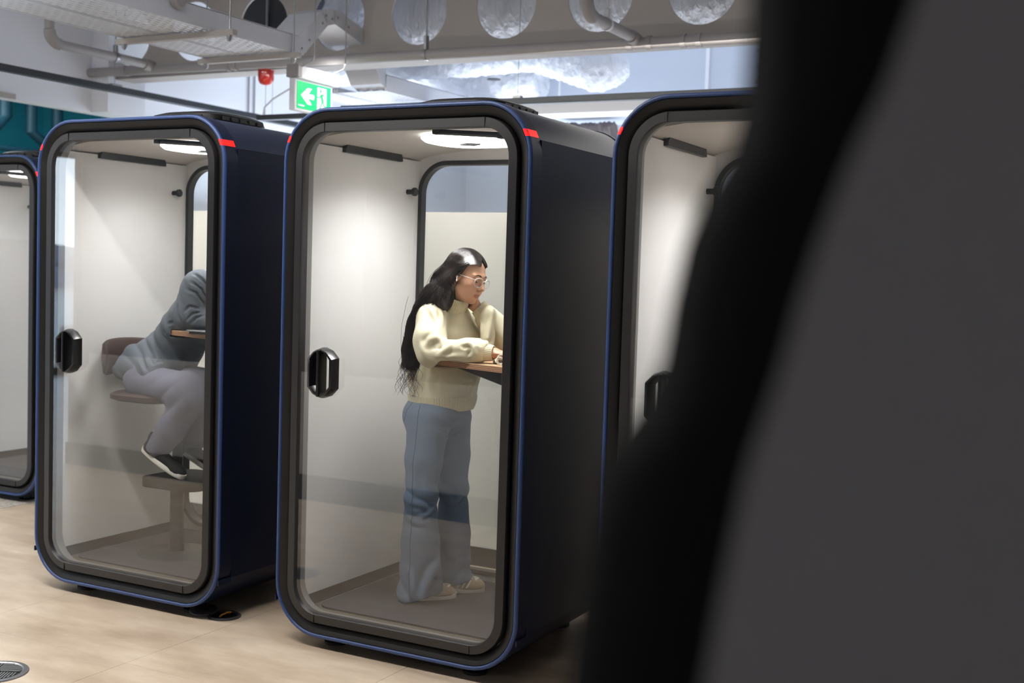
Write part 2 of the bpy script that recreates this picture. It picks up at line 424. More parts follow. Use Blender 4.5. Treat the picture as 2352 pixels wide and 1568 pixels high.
def make_booth(lamp_on=True):
    t = thing('phone_booth', '', 'booth')
    g = 0.0015
    for x0, x1 in ((0.004, 0.024), (W-0.024, W-0.004)): build('side_panel', MB().box(x0, x1, 0.088, D-0.03, SEAM_B+g, SEAM_T-g), M['navy'], t)
    build('roof_shell', shell(MB(), 0.004, 0.02, SEAM_T+g, 3, 0.088, D-0.03), M['navy_roof'], t, True)
    build('base_shell', shell(MB(), 0.004, 0.02, -1, SEAM_B-g, 0.088, D-0.03), M['navy'], t, True)
    # front collar: bevelled edge, its window light painted in lighter blue
    fc = MB().loft([ring3(0.030, 0.088), ring3(0.0, 0.086), ring3(0.0, 0.012), ring3(0.01, 0.012)])
    build('front_collar', fc, M['navy'], t, True, 50)
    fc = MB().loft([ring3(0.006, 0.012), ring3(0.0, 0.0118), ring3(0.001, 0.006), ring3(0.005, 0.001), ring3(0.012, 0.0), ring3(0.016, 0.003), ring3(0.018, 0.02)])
    lab(build('lit_front_bevel', fc, M['navy_rim_lit'], t, True, 50), 'front edge painted lighter blue for window light')
    bc = MB().loft([ring3(0.030, D-0.028), ring3(0.0, D-0.028), ring3(0.0, D-0.006), ring3(0.006, D), ring3(0.03, D), ring3(0.03, D-0.02)])
    build('rear_collar', bc, M['navy'], t, True, 50)
    # black channel and door frame
    ch = MB().loft([ring3(0.017, 0.012), ring3(0.019, 0.006), ring3(0.026, 0.008), ring3(0.040, 0.016), ring3(0.050, 0.020), ring3(0.056, 0.030), ring3(0.060, 0.05)])
    build('door_seal', ch, M['black'], t, True, 50)
    dr = MB().loft([ring3(0.061, 0.05), ring3(0.061, 0.008), ring3(0.064, 0.004), ring3(0.097, 0.002), ring3(0.0995, 0.005), ring3(0.0995, 0.045), ring3(0.061, 0.05)])
    door = build('door', dr, M['frame'], t, True, 40)
    gl = MB(); o1 = outline(0.0985)
    gl.add([(x, 0.014, z) for x, z in o1], [tuple(range(len(o1)))])
    build('glass_pane', gl, M['glass'], door)
    # thin joint marks on the door frame
    for (x0, x1, z0, z1) in ((0.205, 0.2065, ZT-0.098, ZT-0.063), (W-0.2065, W-0.205, ZT-0.098, ZT-0.063), (0.205, 0.2065, ZB+0.063, ZB+0.098), (W-0.2065, W-0.205, ZB+0.063, ZB+0.098)):
        build('frame_joint', MB().box(x0, x1, 0.0005, 0.004, z0, z1), M['black'], door)
    # pull handle: octagonal ring with a central web, both sides of the glass
    hx, hz = 0.233, 1.153
    def oct_(w, h, c):
        return [(hx+w, hz+h-c), (hx+w*0.55, hz+h-0.012), (hx+0.004, hz+h), (hx-0.004, hz+h), (hx-w*0.55, hz+h-0.012), (hx-w, hz+h-c), (hx-w, hz-h+c), (hx-w*0.55, hz-h+0.012),
                (hx-0.004, hz-h), (hx+0.004, hz-h), (hx+w*0.55, hz-h+0.012), (hx+w, hz-h+c)]
    def o3(w, h, c, y): return [(x, y, z) for x, z in oct_(w, h, c)]
    hb = MB().loft([o3(0.066, 0.104, 0.042, 0.013), o3(0.066, 0.104, 0.042, -0.010), o3(0.060, 0.098, 0.040, -0.032), o3(0.050, 0.094, 0.036, -0.034), o3(0.040, 0.088, 0.034, -0.020), o3(0.036, 0.086, 0.034, 0.013), o3(0.066, 0.104, 0.042, 0.013)])
    h = build('handle', hb, M['gloss_black'], door, True, 30)
    build('grip', MB().bbox(hx-0.006, hx+0.006, -0.048, 0.013, hz-0.096, hz+0.096, 0.003), M['gloss_black'], door)
    # inner jamb from door to lining
    xi0, xi1 = 0.081, W-0.081
    jb = MB().loft([ring3(0.098, 0.045), ring3(0.092, 0.085), ring3(0.078, 0.105)])
    build('jamb', jb, M['jamb'], t, True, 50)
    zf, zc = 0.13, 2.112
    build('side_lining', MB().box(0.03, xi0, 0.1, 0.93, zf+0.05, zc-0.010), M['lining'], t)
    build('side_lining', MB().box(xi1, W-0.03, 0.1, 0.93, zf+0.05, zc-0.010), M['lining'], t)
    for x0, x1 in ((0.05, xi0-0.006), (xi1+0.006, W-0.05)): build('inner_skirting', MB().box(x0, x1, 0.1, 0.93, zf, zf+0.047), M['darkgrey'], t)
    # ceiling panel, slightly coved
    cp_ = MB()
    prof = []
    for k in range(13):
        u = k/12; x = xi0-0.02+u*(xi1-xi0+0.04); prof.append((x, zc-0.006+0.050*math.sin(PI*u)**0.6))
    cp_.loft([[(x, y, z) for x, z in prof]+[(prof[-1][0]-.05, y, 2.185), (prof[0][0]+.05, y, 2.185)] for y in (0.1, 0.93)], True, True)
    build('ceiling_panel', cp_, M['lining_ceiling'], t, True, 60)
    # floor and mat
    build('booth_floor', MB().box(0.085, W-0.085, 0.06, 0.96, 0.098, zf), M['floor_in'], t)
    mt = MB(); r2 = rr(xi0+0.03, xi1-0.03, 0.135, 0.90, 0.07, 6)
    mt.prism([(a, b) for a, b in r2], 'z', zf, zf+0.008)
    build('floor_mat', mt, M['mat'], t)
    # rear frame and rear glass
    def rri(ins, y, r): return [(x, y, z) for x, z in rr(ins, W-ins, 0.16+ins-0.081, zc-0.012-ins+0.081, r, 10)]
    rf = MB().loft([rri(0.075, 0.93, 0.15), rri(0.079, 0.915, 0.15), rri(0.094, 0.912, 0.135), rri(0.100, 0.915, 0.13), rri(0.101, 0.955, 0.13), rri(0.06, 0.955, 0.15)])
    build('rear_frame', rf, M['frame'], t, True, 40)
    # infill between the rear frame and the outer shell
    inf = MB().loft([rri(0.079, 0.925, 0.15), ring3(0.02, 0.925), ring3(0.02, 0.96), rri(0.079, 0.96, 0.15)], False, False)
    def _q(): pass
    build('rear_infill', inf, M['lining'], t)
    rg = MB(); o2 = rr(0.098, W-0.098, 0.178, zc-0.03, 0.13, 10)
    rg.add([(x, 0.945, z) for x, z in o2], [tuple(range(len(o2)))])
    build('rear_glass', rg, M['glass_rear'], t)
    # ceiling light
    cx, cy = 0.62, 0.47
    def sup(rx, ry, z, n=40, e=2.6):
        out = []
        for k in range(n):
            a = 2*PI*k/n; c_, s_ = math.cos(a), math.sin(a)
            out.append((cx+rx*abs(c_)**(2/e)*(1 if c_ >= 0 else -1), cy+ry*abs(s_)**(2/e)*(1 if s_ >= 0 else -1), z))
        return out
    cl = build('ceiling_light', MB().loft([sup(.195, .195, 2.160), sup(.195, .195, 2.138), sup(.18, .18, 2.126)], True, True), M['lamp'] if lamp_on else M['lining_ceiling'], t)
    build('sensor', MB().loft([[(cx+a, cy+b, z) for a, b in ((.05, 0), (0, .035), (-.05, 0), (0, -.035))] for z in (2.128, 2.120)], True, True), M['darkgrey'], cl)
    # long air vents at the wall tops
    for sx in (0, 1):
        x0 = xi0-0.004 if sx == 0 else xi1-0.020
        v = MB().prism([(0.30, 2.100), (0.32, 2.126), (0.73, 2.126), (0.745, 2.100), (0.745, 2.084), (0.30, 2.084)], 'x', x0, x0+0.024)
        build('air_vent', v, M['frame'], t)
    # door closer under the roof
    dc = MB().tube([(0.70, 0.075, 2.128), (0.99, 0.075, 2.108)], 0.011, 10)
    dc.box(0.685, 0.715, 0.06, 0.092, 2.118, 2.142); dc.box(0.975, 1.01, 0.06, 0.092, 2.095, 2.118)
    build('door_closer', dc, M['frame'], t, True)
    # coat hook
    hk = MB().lathe([(0.012, 0), (0.012, 0.03), (0.018, 0.032), (0.02, 0.036), (0.02, 0.048), (0.016, 0.052)], 16, (xi0, 0.82, 1.95), 'x')
    build('coat_hook', hk, M['black'], t, True)
    # red occupancy lights on both front corners
    for sx in (0, 1):
        pr_ = MB()
        for a, b in zip(split_outline(-0.0006, 2.094, 2.120)[sx:sx+1], [0]):
            A = [a[0], a[len(a)//2], a[-1]]
            i_ = 1 if A[0][0] > W/2 else -1
            x_s = [q[0] for q in A]; z_s = [q[1] for q in A]
            rings = []
            for (q, z) in zip(x_s, z_s):
                rings.append([(q, 0.080, z), (q, 0.010, z), (q-0.005*i_, 0.001, z), (q-0.014*i_, -0.0006, z), (q-0.017*i_, 0.002, z), (q-0.017*i_, 0.080, z)])
            pr_.loft(rings, True, True)
        build('status_light', pr_, M['red'], t)
    # small joint blocks at the bottom corners
    for x0, x1 in ((-0.0012, 0.006), (W-0.006, W+0.0012)): build('corner_joint', MB().box(x0, x1, 0.004, 0.086, SEAM_B-0.018, SEAM_B+0.004), M['navy'], t)
    # roof ventilation cover
    def sq(r, z, ny=24, e=4.0, x_=0.755, y_=0.44):
        out = []
        for k in range(ny):
            a = 2*PI*k/ny; c_, s_ = math.cos(a), math.sin(a)
            out.append((x_+r*abs(c_)**(2/e)*(1 if c_ >= 0 else -1), y_+r*abs(s_)**(2/e)*(1 if s_ >= 0 else -1), z))
        return out
    x_c = 0.665
    rv = build('roof_fan_cover', MB().loft([sq(.215, ZT-0.004, x_=x_c), sq(.222, ZT+0.016, x_=x_c), sq(.215, ZT+0.040, x_=x_c), sq(.17, ZT+0.056, x_=x_c), sq(.08, ZT+0.062, x_=x_c)], True, True), M['matt_black'], t, True, 40)
    sl = MB()
    for k in range(5): sl.box(x_c-0.165+k*0.07, x_c-0.12+k*0.07, 0.2145, 0.2215, ZT+0.014, ZT+0.032)
    for k in range(5): sl.box(x_c+0.217, x_c+0.2235, 0.29+k*0.06, 0.33+k*0.06, ZT+0.014, ZT+0.032)
    build('slot', sl, M['black'], rv)['kind'] = 'stuff'
    # levelling feet
    for x, y in ((0.24, 0.12), (W-0.24, 0.12), (0.24, D-0.12), (W-0.24, D-0.12)):
        build('foot', MB().lathe([(0.05, 0), (0.05, 0.012), (0.02, 0.016), (0.02, ZB+0.01)], 20, (x, y, 0)), M['black'], t, True)
    return t
booth = make_booth()
booth['label'] = 'navy blue phone booth holding the standing woman in a cream sweater'; booth['group'] = 'navy glass-fronted phone booths'
booths = [booth]
for loc, rz, lb in (((-1.495, 0.024, 0), 0.003, 'navy blue phone booth with the seated person in grey hunched over its desk'),
                    ((1.464, 0.034, 0), 0.0, 'navy blue phone booth half hidden behind the dark foreground screen'),
                    ((-2.97-W, 1.30, 0), 0.0, 'far navy phone booth standing on the speckled carpet at the left edge')):
    c = copy_tree(booth); c.location = loc; c.rotation_euler = (0, 0, rz); c['label'] = lb; booths.append(c)
def booth_light(loc, p):
    l = bpy.data.lights.new('booth_ceiling_light', 'AREA'); l.shape = 'DISK'; l.size = 0.36; l.energy = p*1.62; l.spread = math.radians(138); l.color = (1.0, 0.995, 0.99)
    o = bpy.data.objects.new('booth_ceiling_light', l); COL.objects.link(o); o.location = loc
booth_light((0.60, 0.46, 2.118), 6.4)
booth_light((-1.495+0.60, 0.48, 2.118), 3.7)
booth_light((1.464+0.60, 0.49, 2.118), 5.6)
booth_light((-2.97-W+0.60, 1.76, 2.118), 1.2)

# ---------------------------------------------------------------- desks
def make_desk(loc, lbl):
    parent = booths[{0: 0, -1.495: 1, 1.464: 2}[loc[0]]]
    zt = loc[2]
    xr = W-0.081
    # trapezoid: far left corner rounded, near edge angled towards the viewer at the wall
    dx = -0.07 if loc[0] < -1 else 0.0
    P = [(xr, 0.22), (0.60, 0.390), (0.535, 0.412), (0.508, 0.432), (0.502, 0.455), (0.515, 0.485), (0.70, 0.76), (0.75, 0.82), (0.80, 0.855), (xr, 0.87)]
    P = [(x + (dx if x < xr else 0), y) for x, y in P]
    t = build('desktop', MB().prism(P, 'z', zt-0.003, zt), M['wood'], parent)
    build('edge_band', MB().prism(P, 'z', zt-0.024, zt-0.003), M['ply'], t)
    # wedge support
    wv = [(0.60+dx, 0.44), (xr, 0.30), (xr, 0.80), (0.75+dx, 0.78)]
    top = [(x, y, zt-0.024) for x, y in wv]; bot = [(0.60+dx, 0.44, zt-0.030), (xr, 0.30, zt-0.125), (xr, 0.80, zt-0.125), (0.75, 0.78, zt-0.060)]
    build('desk_bracket', MB().loft([bot, top], True, True), M['darkgrey'], t)
    return t
make_desk((0, 0, 1.205), 'light oak wall desk the standing woman leans on')
make_desk((-1.495, 0.024, 1.252), 'light oak wall desk in front of the seated person in grey')
make_desk((1.464, 0.034, 1.205), 'light oak wall desk in the booth behind the dark foreground screen')

# ================================================================ ceiling services
# cellular beam
bx0, bx1, by, bz0, bz1 = -4.4, 3.5, 3.2, 3.04, 3.80
beam = thing('steel_beam', 'long grey steel beam with round holes under the ceiling', 'beam', (0, 0, 0))
web = MB(); r = 0.2275; pitch = 0.69; cz = 3.378; cx0 = -0.721
cs = [cx0+pitch*k for k in range(-5, 6)]
cs = [c for c in cs if bx0+0.22 < c < bx1-0.3] + [c for c in [cx0-5*pitch] if False]
n = 32
for yy in (by-0.008, by+0.008):
    xs = bx0
    for c in cs:
        a, b = c-pitch/2, c+pitch/2
        if a > xs+1e-4: web.add([(xs, yy, bz0), (a, yy, bz0), (a, yy, bz1), (xs, yy, bz1)], [(0, 1, 2, 3)])
        circ = []; sqr = []
        for k in range(n):
            th = 2*PI*k/n; cc, ss = math.cos(th), math.sin(th)
            circ.append((c+r*cc, yy, cz+r*ss))
            tx = (pitch/2)/abs(cc) if abs(cc) > 1e-6 else 1e9
            tz = ((bz1-cz) if ss > 0 else (cz-bz0))/abs(ss) if abs(ss) > 1e-6 else 1e9
            t_ = min(tx, tz); sqr.append((c+t_*cc, yy, cz+t_*ss))
        # corners
        web.loft([circ, sqr])
        for sx, zc_ in ((1, bz1), (-1, bz1), (-1, bz0), (1, bz0)):
            corner = (c+sx*pitch/2, yy, zc_)
            # triangle closing the corner between neighbours
            best = None
            for k in range(n):
                p, q = sqr[k], sqr[(k+1) % n]
                onx = lambda P: abs(abs(P[0]-c)-pitch/2) < 1e-6
                if onx(p) != onx(q) and (p[0]-c)*sx > 0 and (q[0]-c)*sx > 0 and (p[2]-cz)*(zc_-cz) > 0 and (q[2]-cz)*(zc_-cz) > 0:
                    web.add([p, corner, q], [(0, 1, 2)])
        if yy < by: 
            web.loft([[(x, by-0.008, z) for x, _, z in circ], [(x, by+0.008, z) for x, _, z in circ]])
        xs = b
    web.add([(xs, yy, bz0), (bx1, yy, bz0), (bx1, yy, bz1), (xs, yy, bz1)], [(0, 1, 2, 3)])
build('web', web, M['steel'], beam)
build('flange', MB().box(bx0, bx1, by-0.10, by+0.10, bz0-0.015, bz0), M['steel'], beam)
build('flange', MB().box(bx0, bx1, by-0.10, by+0.10, bz1, bz1+0.015), M['steel'], beam)

# silver foil duct behind the beam
def crinkle(mb_, amp, fr, seed):
    rnd = np.random.RandomState(seed); ph = rnd.rand(12)*6.28; dr = rnd.randn(12, 3)*fr
    v = np.array(mb_.v)
    d = sum(np.sin(v@dr[i]+ph[i]) for i in range(12))/12**.5
    c = v.mean(0)
    return d*amp
def duct_tube(path, rad, n=40, m=60, amp=0.01, fr=18, seed=1, fold=0.0):
    P = [Vector(p) for p in path]; 
    out = []; rs = []
    L = len(P)-1
    for k in range(m+1):
        t = k/m*L; i = min(int(t), L-1); u = t-i
        p0, p1, p2, p3 = P[max(i-1, 0)], P[i], P[i+1], P[min(i+2, L)]
        out.append(0.5*((2*p1)+(p2-p0)*u+(2*p0-5*p1+4*p2-p3)*u*u+(3*p1-3*p2+p3-p0)*u**3))
        r_ = rad if not isinstance(rad, list) else rad[i]+(rad[i+1]-rad[i])*u
        rs.append(r_)
    rnd = np.random.RandomState(seed); ph = rnd.rand(10)*6.28; dr = rnd.randn(10, 3)*fr
    mb_ = MB(); up = None; rings = []
    for i, p in enumerate(out):
        tt = (out[min(i+1, m)]-out[max(i-1, 0)]).normalized()
        if up is None: up = Vector((0, 0, 1)) if abs(tt.z) < .9 else Vector((1, 0, 0))
        up = (up-tt*up.dot(tt)).normalized(); sd = tt.cross(up); ring = []
        for k in range(n):
            a = 2*PI*k/n; q = up*math.cos(a)+sd*math.sin(a)
            b = p+q*rs[i]; bb = np.array(b)
            d = float(np.sum(1-2*np.abs(np.sin(dr@bb+ph))))/10**.5*amp + fold*math.sin(i*1.3)*abs(math.sin(a*3+i*.2))
            ring.append(tuple(p+q*max(rs[i]+d, 0.004)))
        rings.append(ring)
    return mb_.loft(rings, True, True)
tag(build('foil_duct', duct_tube([(-1.9, 3.90, 3.53), (-0.5, 3.90, 3.53), (1.0, 3.90, 3.54), (3.2, 3.90, 3.54)], 0.35, 48, 260, 0.006, 22, 3), M['foil'], smooth=True, angle=80), 'large foil-wrapped round duct seen through the beam holes', 'duct')
tag(build('foil_duct', duct_tube([(-2.62, 3.95, 3.20), (-2.58, 3.9, 3.45), (-2.45, 3.9, 3.75), (-2.4, 3.95, 4.19)], 0.21, 32, 90, 0.010, 30, 5), M['foil'], smooth=True, angle=80), 'plastic-wrapped duct bend behind the cable tray in the beam hole', 'duct')
au = thing('fan_unit', 'dark grey ceiling fan unit seen through the beam hole by the tray', 'fan unit')
build('casing', MB().bbox(-3.75, -2.88, 3.75, 4.5, 3.30, 4.15, 0.01), M['darkgrey'], au)
build('access_panel', MB().bbox(-3.25, -2.98, 3.735, 3.75, 3.36, 3.62, 0.004), M['rail'], au)
build('threaded_rod', MB().tube([(-3.2, 3.72, 3.42), (-3.2, 3.72, 4.2)], 0.010, 8), M['galv'], au, True)
# white wrapped flexible duct below the beam
tag(build('flexible_duct', duct_tube([(-2.75, 4.5, 3.27), (-2.2, 4.5, 3.25), (-1.6, 4.5, 3.25), (-1.2, 4.5, 3.26), (-0.88, 4.48, 3.22), (-0.60, 4.45, 3.16), (-0.42, 4.45, 3.18), (-0.36, 4.45, 3.20)],
     [0.105, 0.105, 0.10, 0.10, 0.155, 0.19, 0.15, 0.02], 44, 160, 0.007, 26, 9, 0.004), M['wrap'], smooth=True, angle=80), 'white crinkled flexible duct ending in a swollen bag', 'duct')
tag(build('flexible_duct', duct_tube([(-3.6, 5.2, 3.42), (-2.7, 5.2, 3.38), (-2.0, 5.3, 3.24), (-1.5, 5.3, 3.22)], 0.16, 40, 120, 0.007, 26, 19, 0.004), M['wrap'], smooth=True, angle=80), 'white wrapped duct behind the cable tray left of the swollen bag', 'duct')
# large rectangular duct with flanged joints
rd = thing('rectangular_duct', 'large pale grey rectangular duct with flanged joints above the booths', 'duct')
sx = [-2.15, -0.262, 0.22, 1.6, 3.4]
for i in range(len(sx)-1):
    build('duct_section', MB().bbox(sx[i]+0.004, sx[i+1]-0.004, 6.0, 6.7, 3.02, 4.0, 0.006), M['duct'], rd)
for i in range(1, len(sx)-1):
    build('joint_flange', MB().box(sx[i]-0.016, sx[i]+0.016, 5.985, 6.0, 3.0, 4.02), M['white'] if i == 1 else M['darkgrey'], rd)
rv = MB()
for i in (0.22,):
    for z in (3.12, 3.25, 3.38, 3.51, 3.64):
        for dx in (-0.035, 0.035): rv.lathe([(0.012, 0), (0.012, -0.006), (0.004, -0.01)], 8, (i+dx, 6.0, z), 'y')
for z in (3.1, 3.3, 3.5): rv.lathe([(0.012, 0), (0.012, -0.006), (0.004, -0.01)], 8, (-2.12, 6.0, z), 'y')
build('rivet', rv, M['galv'], rd)
# sprinkler pipes -------------------------------------------------
mp = thing('sprinkler_pipe', 'long grey pipe running level below the perforated beam', 'pipe')
p0, p1 = np.array([-4.40, 3.0, 3.072]), np.array([3.2, 3.0, 2.99])
def on(x): t = (x-p0[0])/(p1[0]-p0[0]); return p0+(p1-p0)*t
build('pipe_run', MB().tube([tuple(p0), tuple(p1)], 0.036, 20), M['pipe'], mp, True)
for x in (-4.0, -2.95, -2.88, 0.27, 0.40, 0.62, 0.72):
    q = on(x); build('coupling', MB().tube([(q[0]-0.016, q[1], q[2]), (q[0]+0.016, q[1], q[2])], 0.043, 20), M['pipe'], mp, True)
for x in (-1.22,):
    q = on(x); h = MB().tube([(x-0.012, q[1], q[2]), (x+0.012, q[1], q[2])], 0.041, 20); h.tube([(x, q[1], q[2]+0.12), (x, q[1], 4.2)], 0.006, 8); h.bbox(x-0.012, x+0.012, q[1]-0.018, q[1]+0.018, q[2]+0.03, q[2]+0.13, 0.004)
    lab(build('pipe_hanger', h, M['galv'], mp, True), 'steel hanger with threaded rod')
def branch(lbl, x, y_end, y0, ztop, hanger):
    t = thing('branch_pipe', lbl, 'pipe', (0, 0, 0), 0, 'branch pipes joining the long pipe')
    z = on(x)[2]+0.03
    pts = [(x, y_end-0.05, z), (x, y0+0.09, z)]
    for k in range(7):
        a = math.radians(90*k/6); pts.append((x, y0+0.09-0.09*math.sin(a), z+0.09-0.09*math.cos(a)))
    pts.append((x, y0, ztop))
    build('pipe_run', MB().tube([(x, y_end-0.04, z), (x, y0+0.09, z)], 0.034, 18), M['pipe'], t, True)
    build('elbow', MB().tube(pts[1:-1], 0.042, 18), M['pipe'], t, True)
    build('riser', MB().tube([pts[-2], pts[-1]], 0.034, 18), M['pipe'], t, True)
    build('tee', MB().tube([(x, y_end-0.09, z), (x, y_end, z-0.01)], 0.043, 18), M['pipe'], t, True)
    ym = hanger; h = MB().tube([(x, ym-0.014, z), (x, ym+0.014, z)], 0.039, 18); h.tube([(x, ym, z+0.07), (x, ym, 4.2)], 0.007, 8); h.bbox(x-0.016, x+0.016, ym-0.014, ym+0.014, z+0.03, z+0.09, 0.004)
    build('pipe_hanger', h, M['galv'] if x < 0 else M['tray'], t, True)
    return t
branch('grey elbowed branch pipe at the upper left joining the long pipe', -3.72, 3.0, 2.01, 3.6, 2.62)
branch('grey elbowed branch pipe crossing the third beam hole from the right', 0.31, 3.0, 2.25, 3.6, 2.55)

# cable tray along Y --------------------------------------------------
def perforated(mb_, x0, x1, y0, y1, z, rows, pitch, duty=0.6):
    """flat plate with rows of slots, real openings"""
    ny = int((y1-y0)/pitch); dx = (x1-x0)/rows
    for j in range(rows):
        xa, xb = x0+j*dx, x0+(j+1)*dx; s0, s1 = xa+dx*0.38, xa+dx*0.62
        mb_.add([(xa, y0, z), (s0, y0, z), (s0, y1, z), (xa, y1, z)], [(0, 1, 2, 3)])
        mb_.add([(s1, y0, z), (xb, y0, z), (xb, y1, z), (s1, y1, z)], [(0, 1, 2, 3)])
        off = (j % 2)*0.5*pitch
        prev = y0
        for k in range(ny):
            a = y0+off+k*pitch; b = a+pitch*(1-duty)
            if b > y1: break
            mb_.add([(s0, a, z), (s1, a, z), (s1, b, z), (s0, b, z)], [(0, 1, 2, 3)])
    return mb_
def tray(lbl, x0, x1, y0, y1, z, splits, grp):
    t = thing('cable_tray', lbl, 'cable tray', (0, 0, 0), 0, grp)
    wd = (x1-x0)
    for (a, b) in splits:
        pb = perforated(MB(), x0+a*wd, x0+b*wd, y0, y1, z, max(4, int((b-a)*wd/0.042)), 0.062)
        o = build('perforated_base', pb, M['tray'], t); o['kind'] = 'stuff'
        for e in (a, b):
            xx = x0+e*wd
            build('side_rail', MB().box(xx-0.006, xx+0.006, y0, y1, z-0.004, z+(0.115 if e in (0, 1) else 0.03)), M['tray'], t)
    build('top_lip', MB().box(x1-0.02, x1+0.006, y0, y1, z+0.112, z+0.118), M['tray'], t)
    return t
tr = tray('long perforated cable tray hanging at the upper left', -2.60, -1.87, -1.6, 2.44, 2.985, ((0, 0.42), (0.45, 1.0)), 'perforated cable trays')
for yy in (0.3, 1.63, 2.37):
    s = MB().box(-2.66, -1.70 if yy < 2 else -1.80, yy-0.02, yy+0.02, 2.944, 2.978)
    b_ = build('strut_bracket', s, M['steel'], tr)
    for xx in (-2.6, -1.74 if yy < 2 else -1.85):
        rb = MB().tube([(xx, yy, 2.93), (xx, yy, 4.2)], 0.006, 8); rb.lathe([(0.018, 0), (0.018, -0.02), (0.008, -0.034)], 10, (xx, yy, 2.944))
        build('threaded_rod', rb, M['galv'], b_, True)
# cranked covered section over and through the beam
def trunk(path, x0, x1, hgt):
    mb_ = MB(); rings = []
    for (y, z) in path: pass
    n_ = len(path)
    for i, (y, z) in enumerate(path):
        a = path[max(i-1, 0)]; b = path[min(i+1, n_-1)]
        dy, dz = b[0]-a[0], b[1]-a[1]; L = math.hypot(dy, dz); ny, nz = -dz/L, dy/L
        rings.append([(x0, y, z), (x1, y, z), (x1, y+ny*hgt, z+nz*hgt), (x0, y+ny*hgt, z+nz*hgt)])
    return mb_.loft(rings, True, True)
cr = thing('cable_trunking', 'cranked white trunking passing through the beam hole', 'trunking')
segs = [[(2.445, 2.985), (2.56, 3.02)], [(2.51, 2.985), (2.78, 3.235)], [(2.78, 3.235), (2.86, 3.26)], [(2.86, 3.26), (3.28, 3.16)], [(3.28, 3.16), (3.34, 3.08), (3.44, 2.94), (3.56, 2.90)]]
for k, sgm in enumerate(segs):
    build('cover_section', trunk(sgm, -2.16-.003*(k % 2), -1.885+.003*(k % 2), 0.105+.003*(k % 2)), M['tray'], cr)
sc_ = MB()
for (y, z) in ((2.50, 3.03), (2.58, 3.1), (2.72, 3.24), (2.76, 3.30), (2.83, 3.29), (2.89, 3.31), (3.02, 3.27), (3.2, 3.22)):
    sc_.lathe([(0.009, 0), (0.009, 0.005), (0.003, 0.008)], 8, (-1.885, y, z), 'x')
build('screw', sc_, M['galv'], cr)
tray('perforated cable tray beyond the beam beside the exit sign', -2.62, -1.885, 3.5, 6.6, 2.90, ((0, 0.36), (0.40, 1.0)), 'perforated cable trays')
# drop pipe with junction box on the tray side
jb_ = thing('junction_box', 'round painted junction box with a drop pipe on the cable tray', 'junction box')
build('box', MB().lathe([(0.045, 0), (0.05, 0.01), (0.05, 0.035), (0.04, 0.045)], 20, (-1.86, 1.30, 3.09), 'x'), M['pipe'], jb_, True)
build('drop_pipe', MB().tube([(-1.84, 1.30, 3.11), (-1.84, 1.30, 4.2)], 0.018, 12), M['pipe'], jb_, True)

# exit sign ------------------------------------------------------------
ex = thing('exit_sign', 'lit green exit sign with a running figure and left arrow', 'sign', (-1.97, 2.545, 2.635))
es = MB().bbox(-0.05, 0.0, 0.0, 0.42, 0.0, 0.215, 0.004)
build('sign_body', es, M['white'], ex)
build('mount_box', MB().bbox(-0.07, 0.02, 0.02, 0.47, 0.215, 0.30, 0.004), M['white'], ex)
build('end_cap', MB().bbox(-0.078, 0.025, 0.0, 0.045, 0.222, 0.31, 0.003), M['pipe'], ex)
build('ceiling_strap', MB().tube([(0.0, 0.05, 0.29), (0.11, 0.05, 0.33), (0.12, 0.05, 0.37), (0.12, 0.05, 1.56)], 0.005, 8), M['galv'], ex, True)
build('ceiling_strap', MB().tube([(0.0, 0.4, 0.29), (0.11, 0.4, 0.33), (0.12, 0.4, 0.37), (0.12, 0.4, 1.56)], 0.005, 8), M['galv'], ex, True)
y0, y1, z0, z1 = 0.022, 0.398, 0.018, 0.200
build('green_panel', MB().box(0.0, 0.003, y0, y1, z0, z1), M['green'], ex)
def S(pts): return [(y0+a*(y1-y0), z0+b*(z1-z0)) for a, b in pts]
pic = build('arrow', MB().prism(S([(0.11, 0.50), (0.30, 0.80), (0.42, 0.80), (0.32, 0.585), (0.49, 0.585), (0.49, 0.415), (0.32, 0.415), (0.42, 0.20), (0.30, 0.20)]), 'x', 0.003, 0.0042), M['exitwhite'], ex)
build('doorway', MB().prism(S([(0.59, 0.06), (0.86, 0.06), (0.86, 0.90), (0.83, 0.92), (0.59, 0.92)]), 'x', 0.003, 0.0042), M['exitwhite'], ex)
mn = MB()
def limb(pts, w):
    for a, b in zip(pts[:-1], pts[1:]):
        A, B = S([a])[0], S([b])[0]; d = (B[0]-A[0], B[1]-A[1]); L = math.hypot(*d); nx, nz = -d[1]/L*w/2, d[0]/L*w/2
        mn.prism([(A[0]-nx, A[1]-nz), (B[0]-nx, B[1]-nz), (B[0]+nx, B[1]+nz), (A[0]+nx, A[1]+nz)], 'x', 0.0042, 0.0054)
hc = S([(0.69, 0.80)])[0]
mn.prism([(hc[0]+0.012*math.cos(k*PI/6), hc[1]+0.013*math.sin(k*PI/6)) for k in range(12)], 'x', 0.0042, 0.0054)
limb([(0.70, 0.68), (0.75, 0.40)], 0.026); limb([(0.70, 0.67), (0.65, 0.53), (0.59, 0.55)], 0.010); limb([(0.71, 0.68), (0.79, 0.66), (0.83, 0.52)], 0.010)
limb([(0.74, 0.42), (0.70, 0.25), (0.645, 0.08)], 0.013); limb([(0.75, 0.42), (0.80, 0.24), (0.88, 0.22), (0.92, 0.16)], 0.013)
build('running_figure', mn, M['green'], ex)
lg = MB()
for k in range(5): lg.prism(S([(0.08+k*0.026, 0.09), (0.10+k*0.026, 0.09), (0.10+k*0.026, 0.135), (0.08+k*0.026, 0.135)]), 'x', 0.003, 0.0042)
lg.prism(S([(0.03, 0.135), (0.065, 0.135), (0.048, 0.09)]), 'x', 0.003, 0.0042)
build('small_lettering', lg, M['exitwhite'], ex)
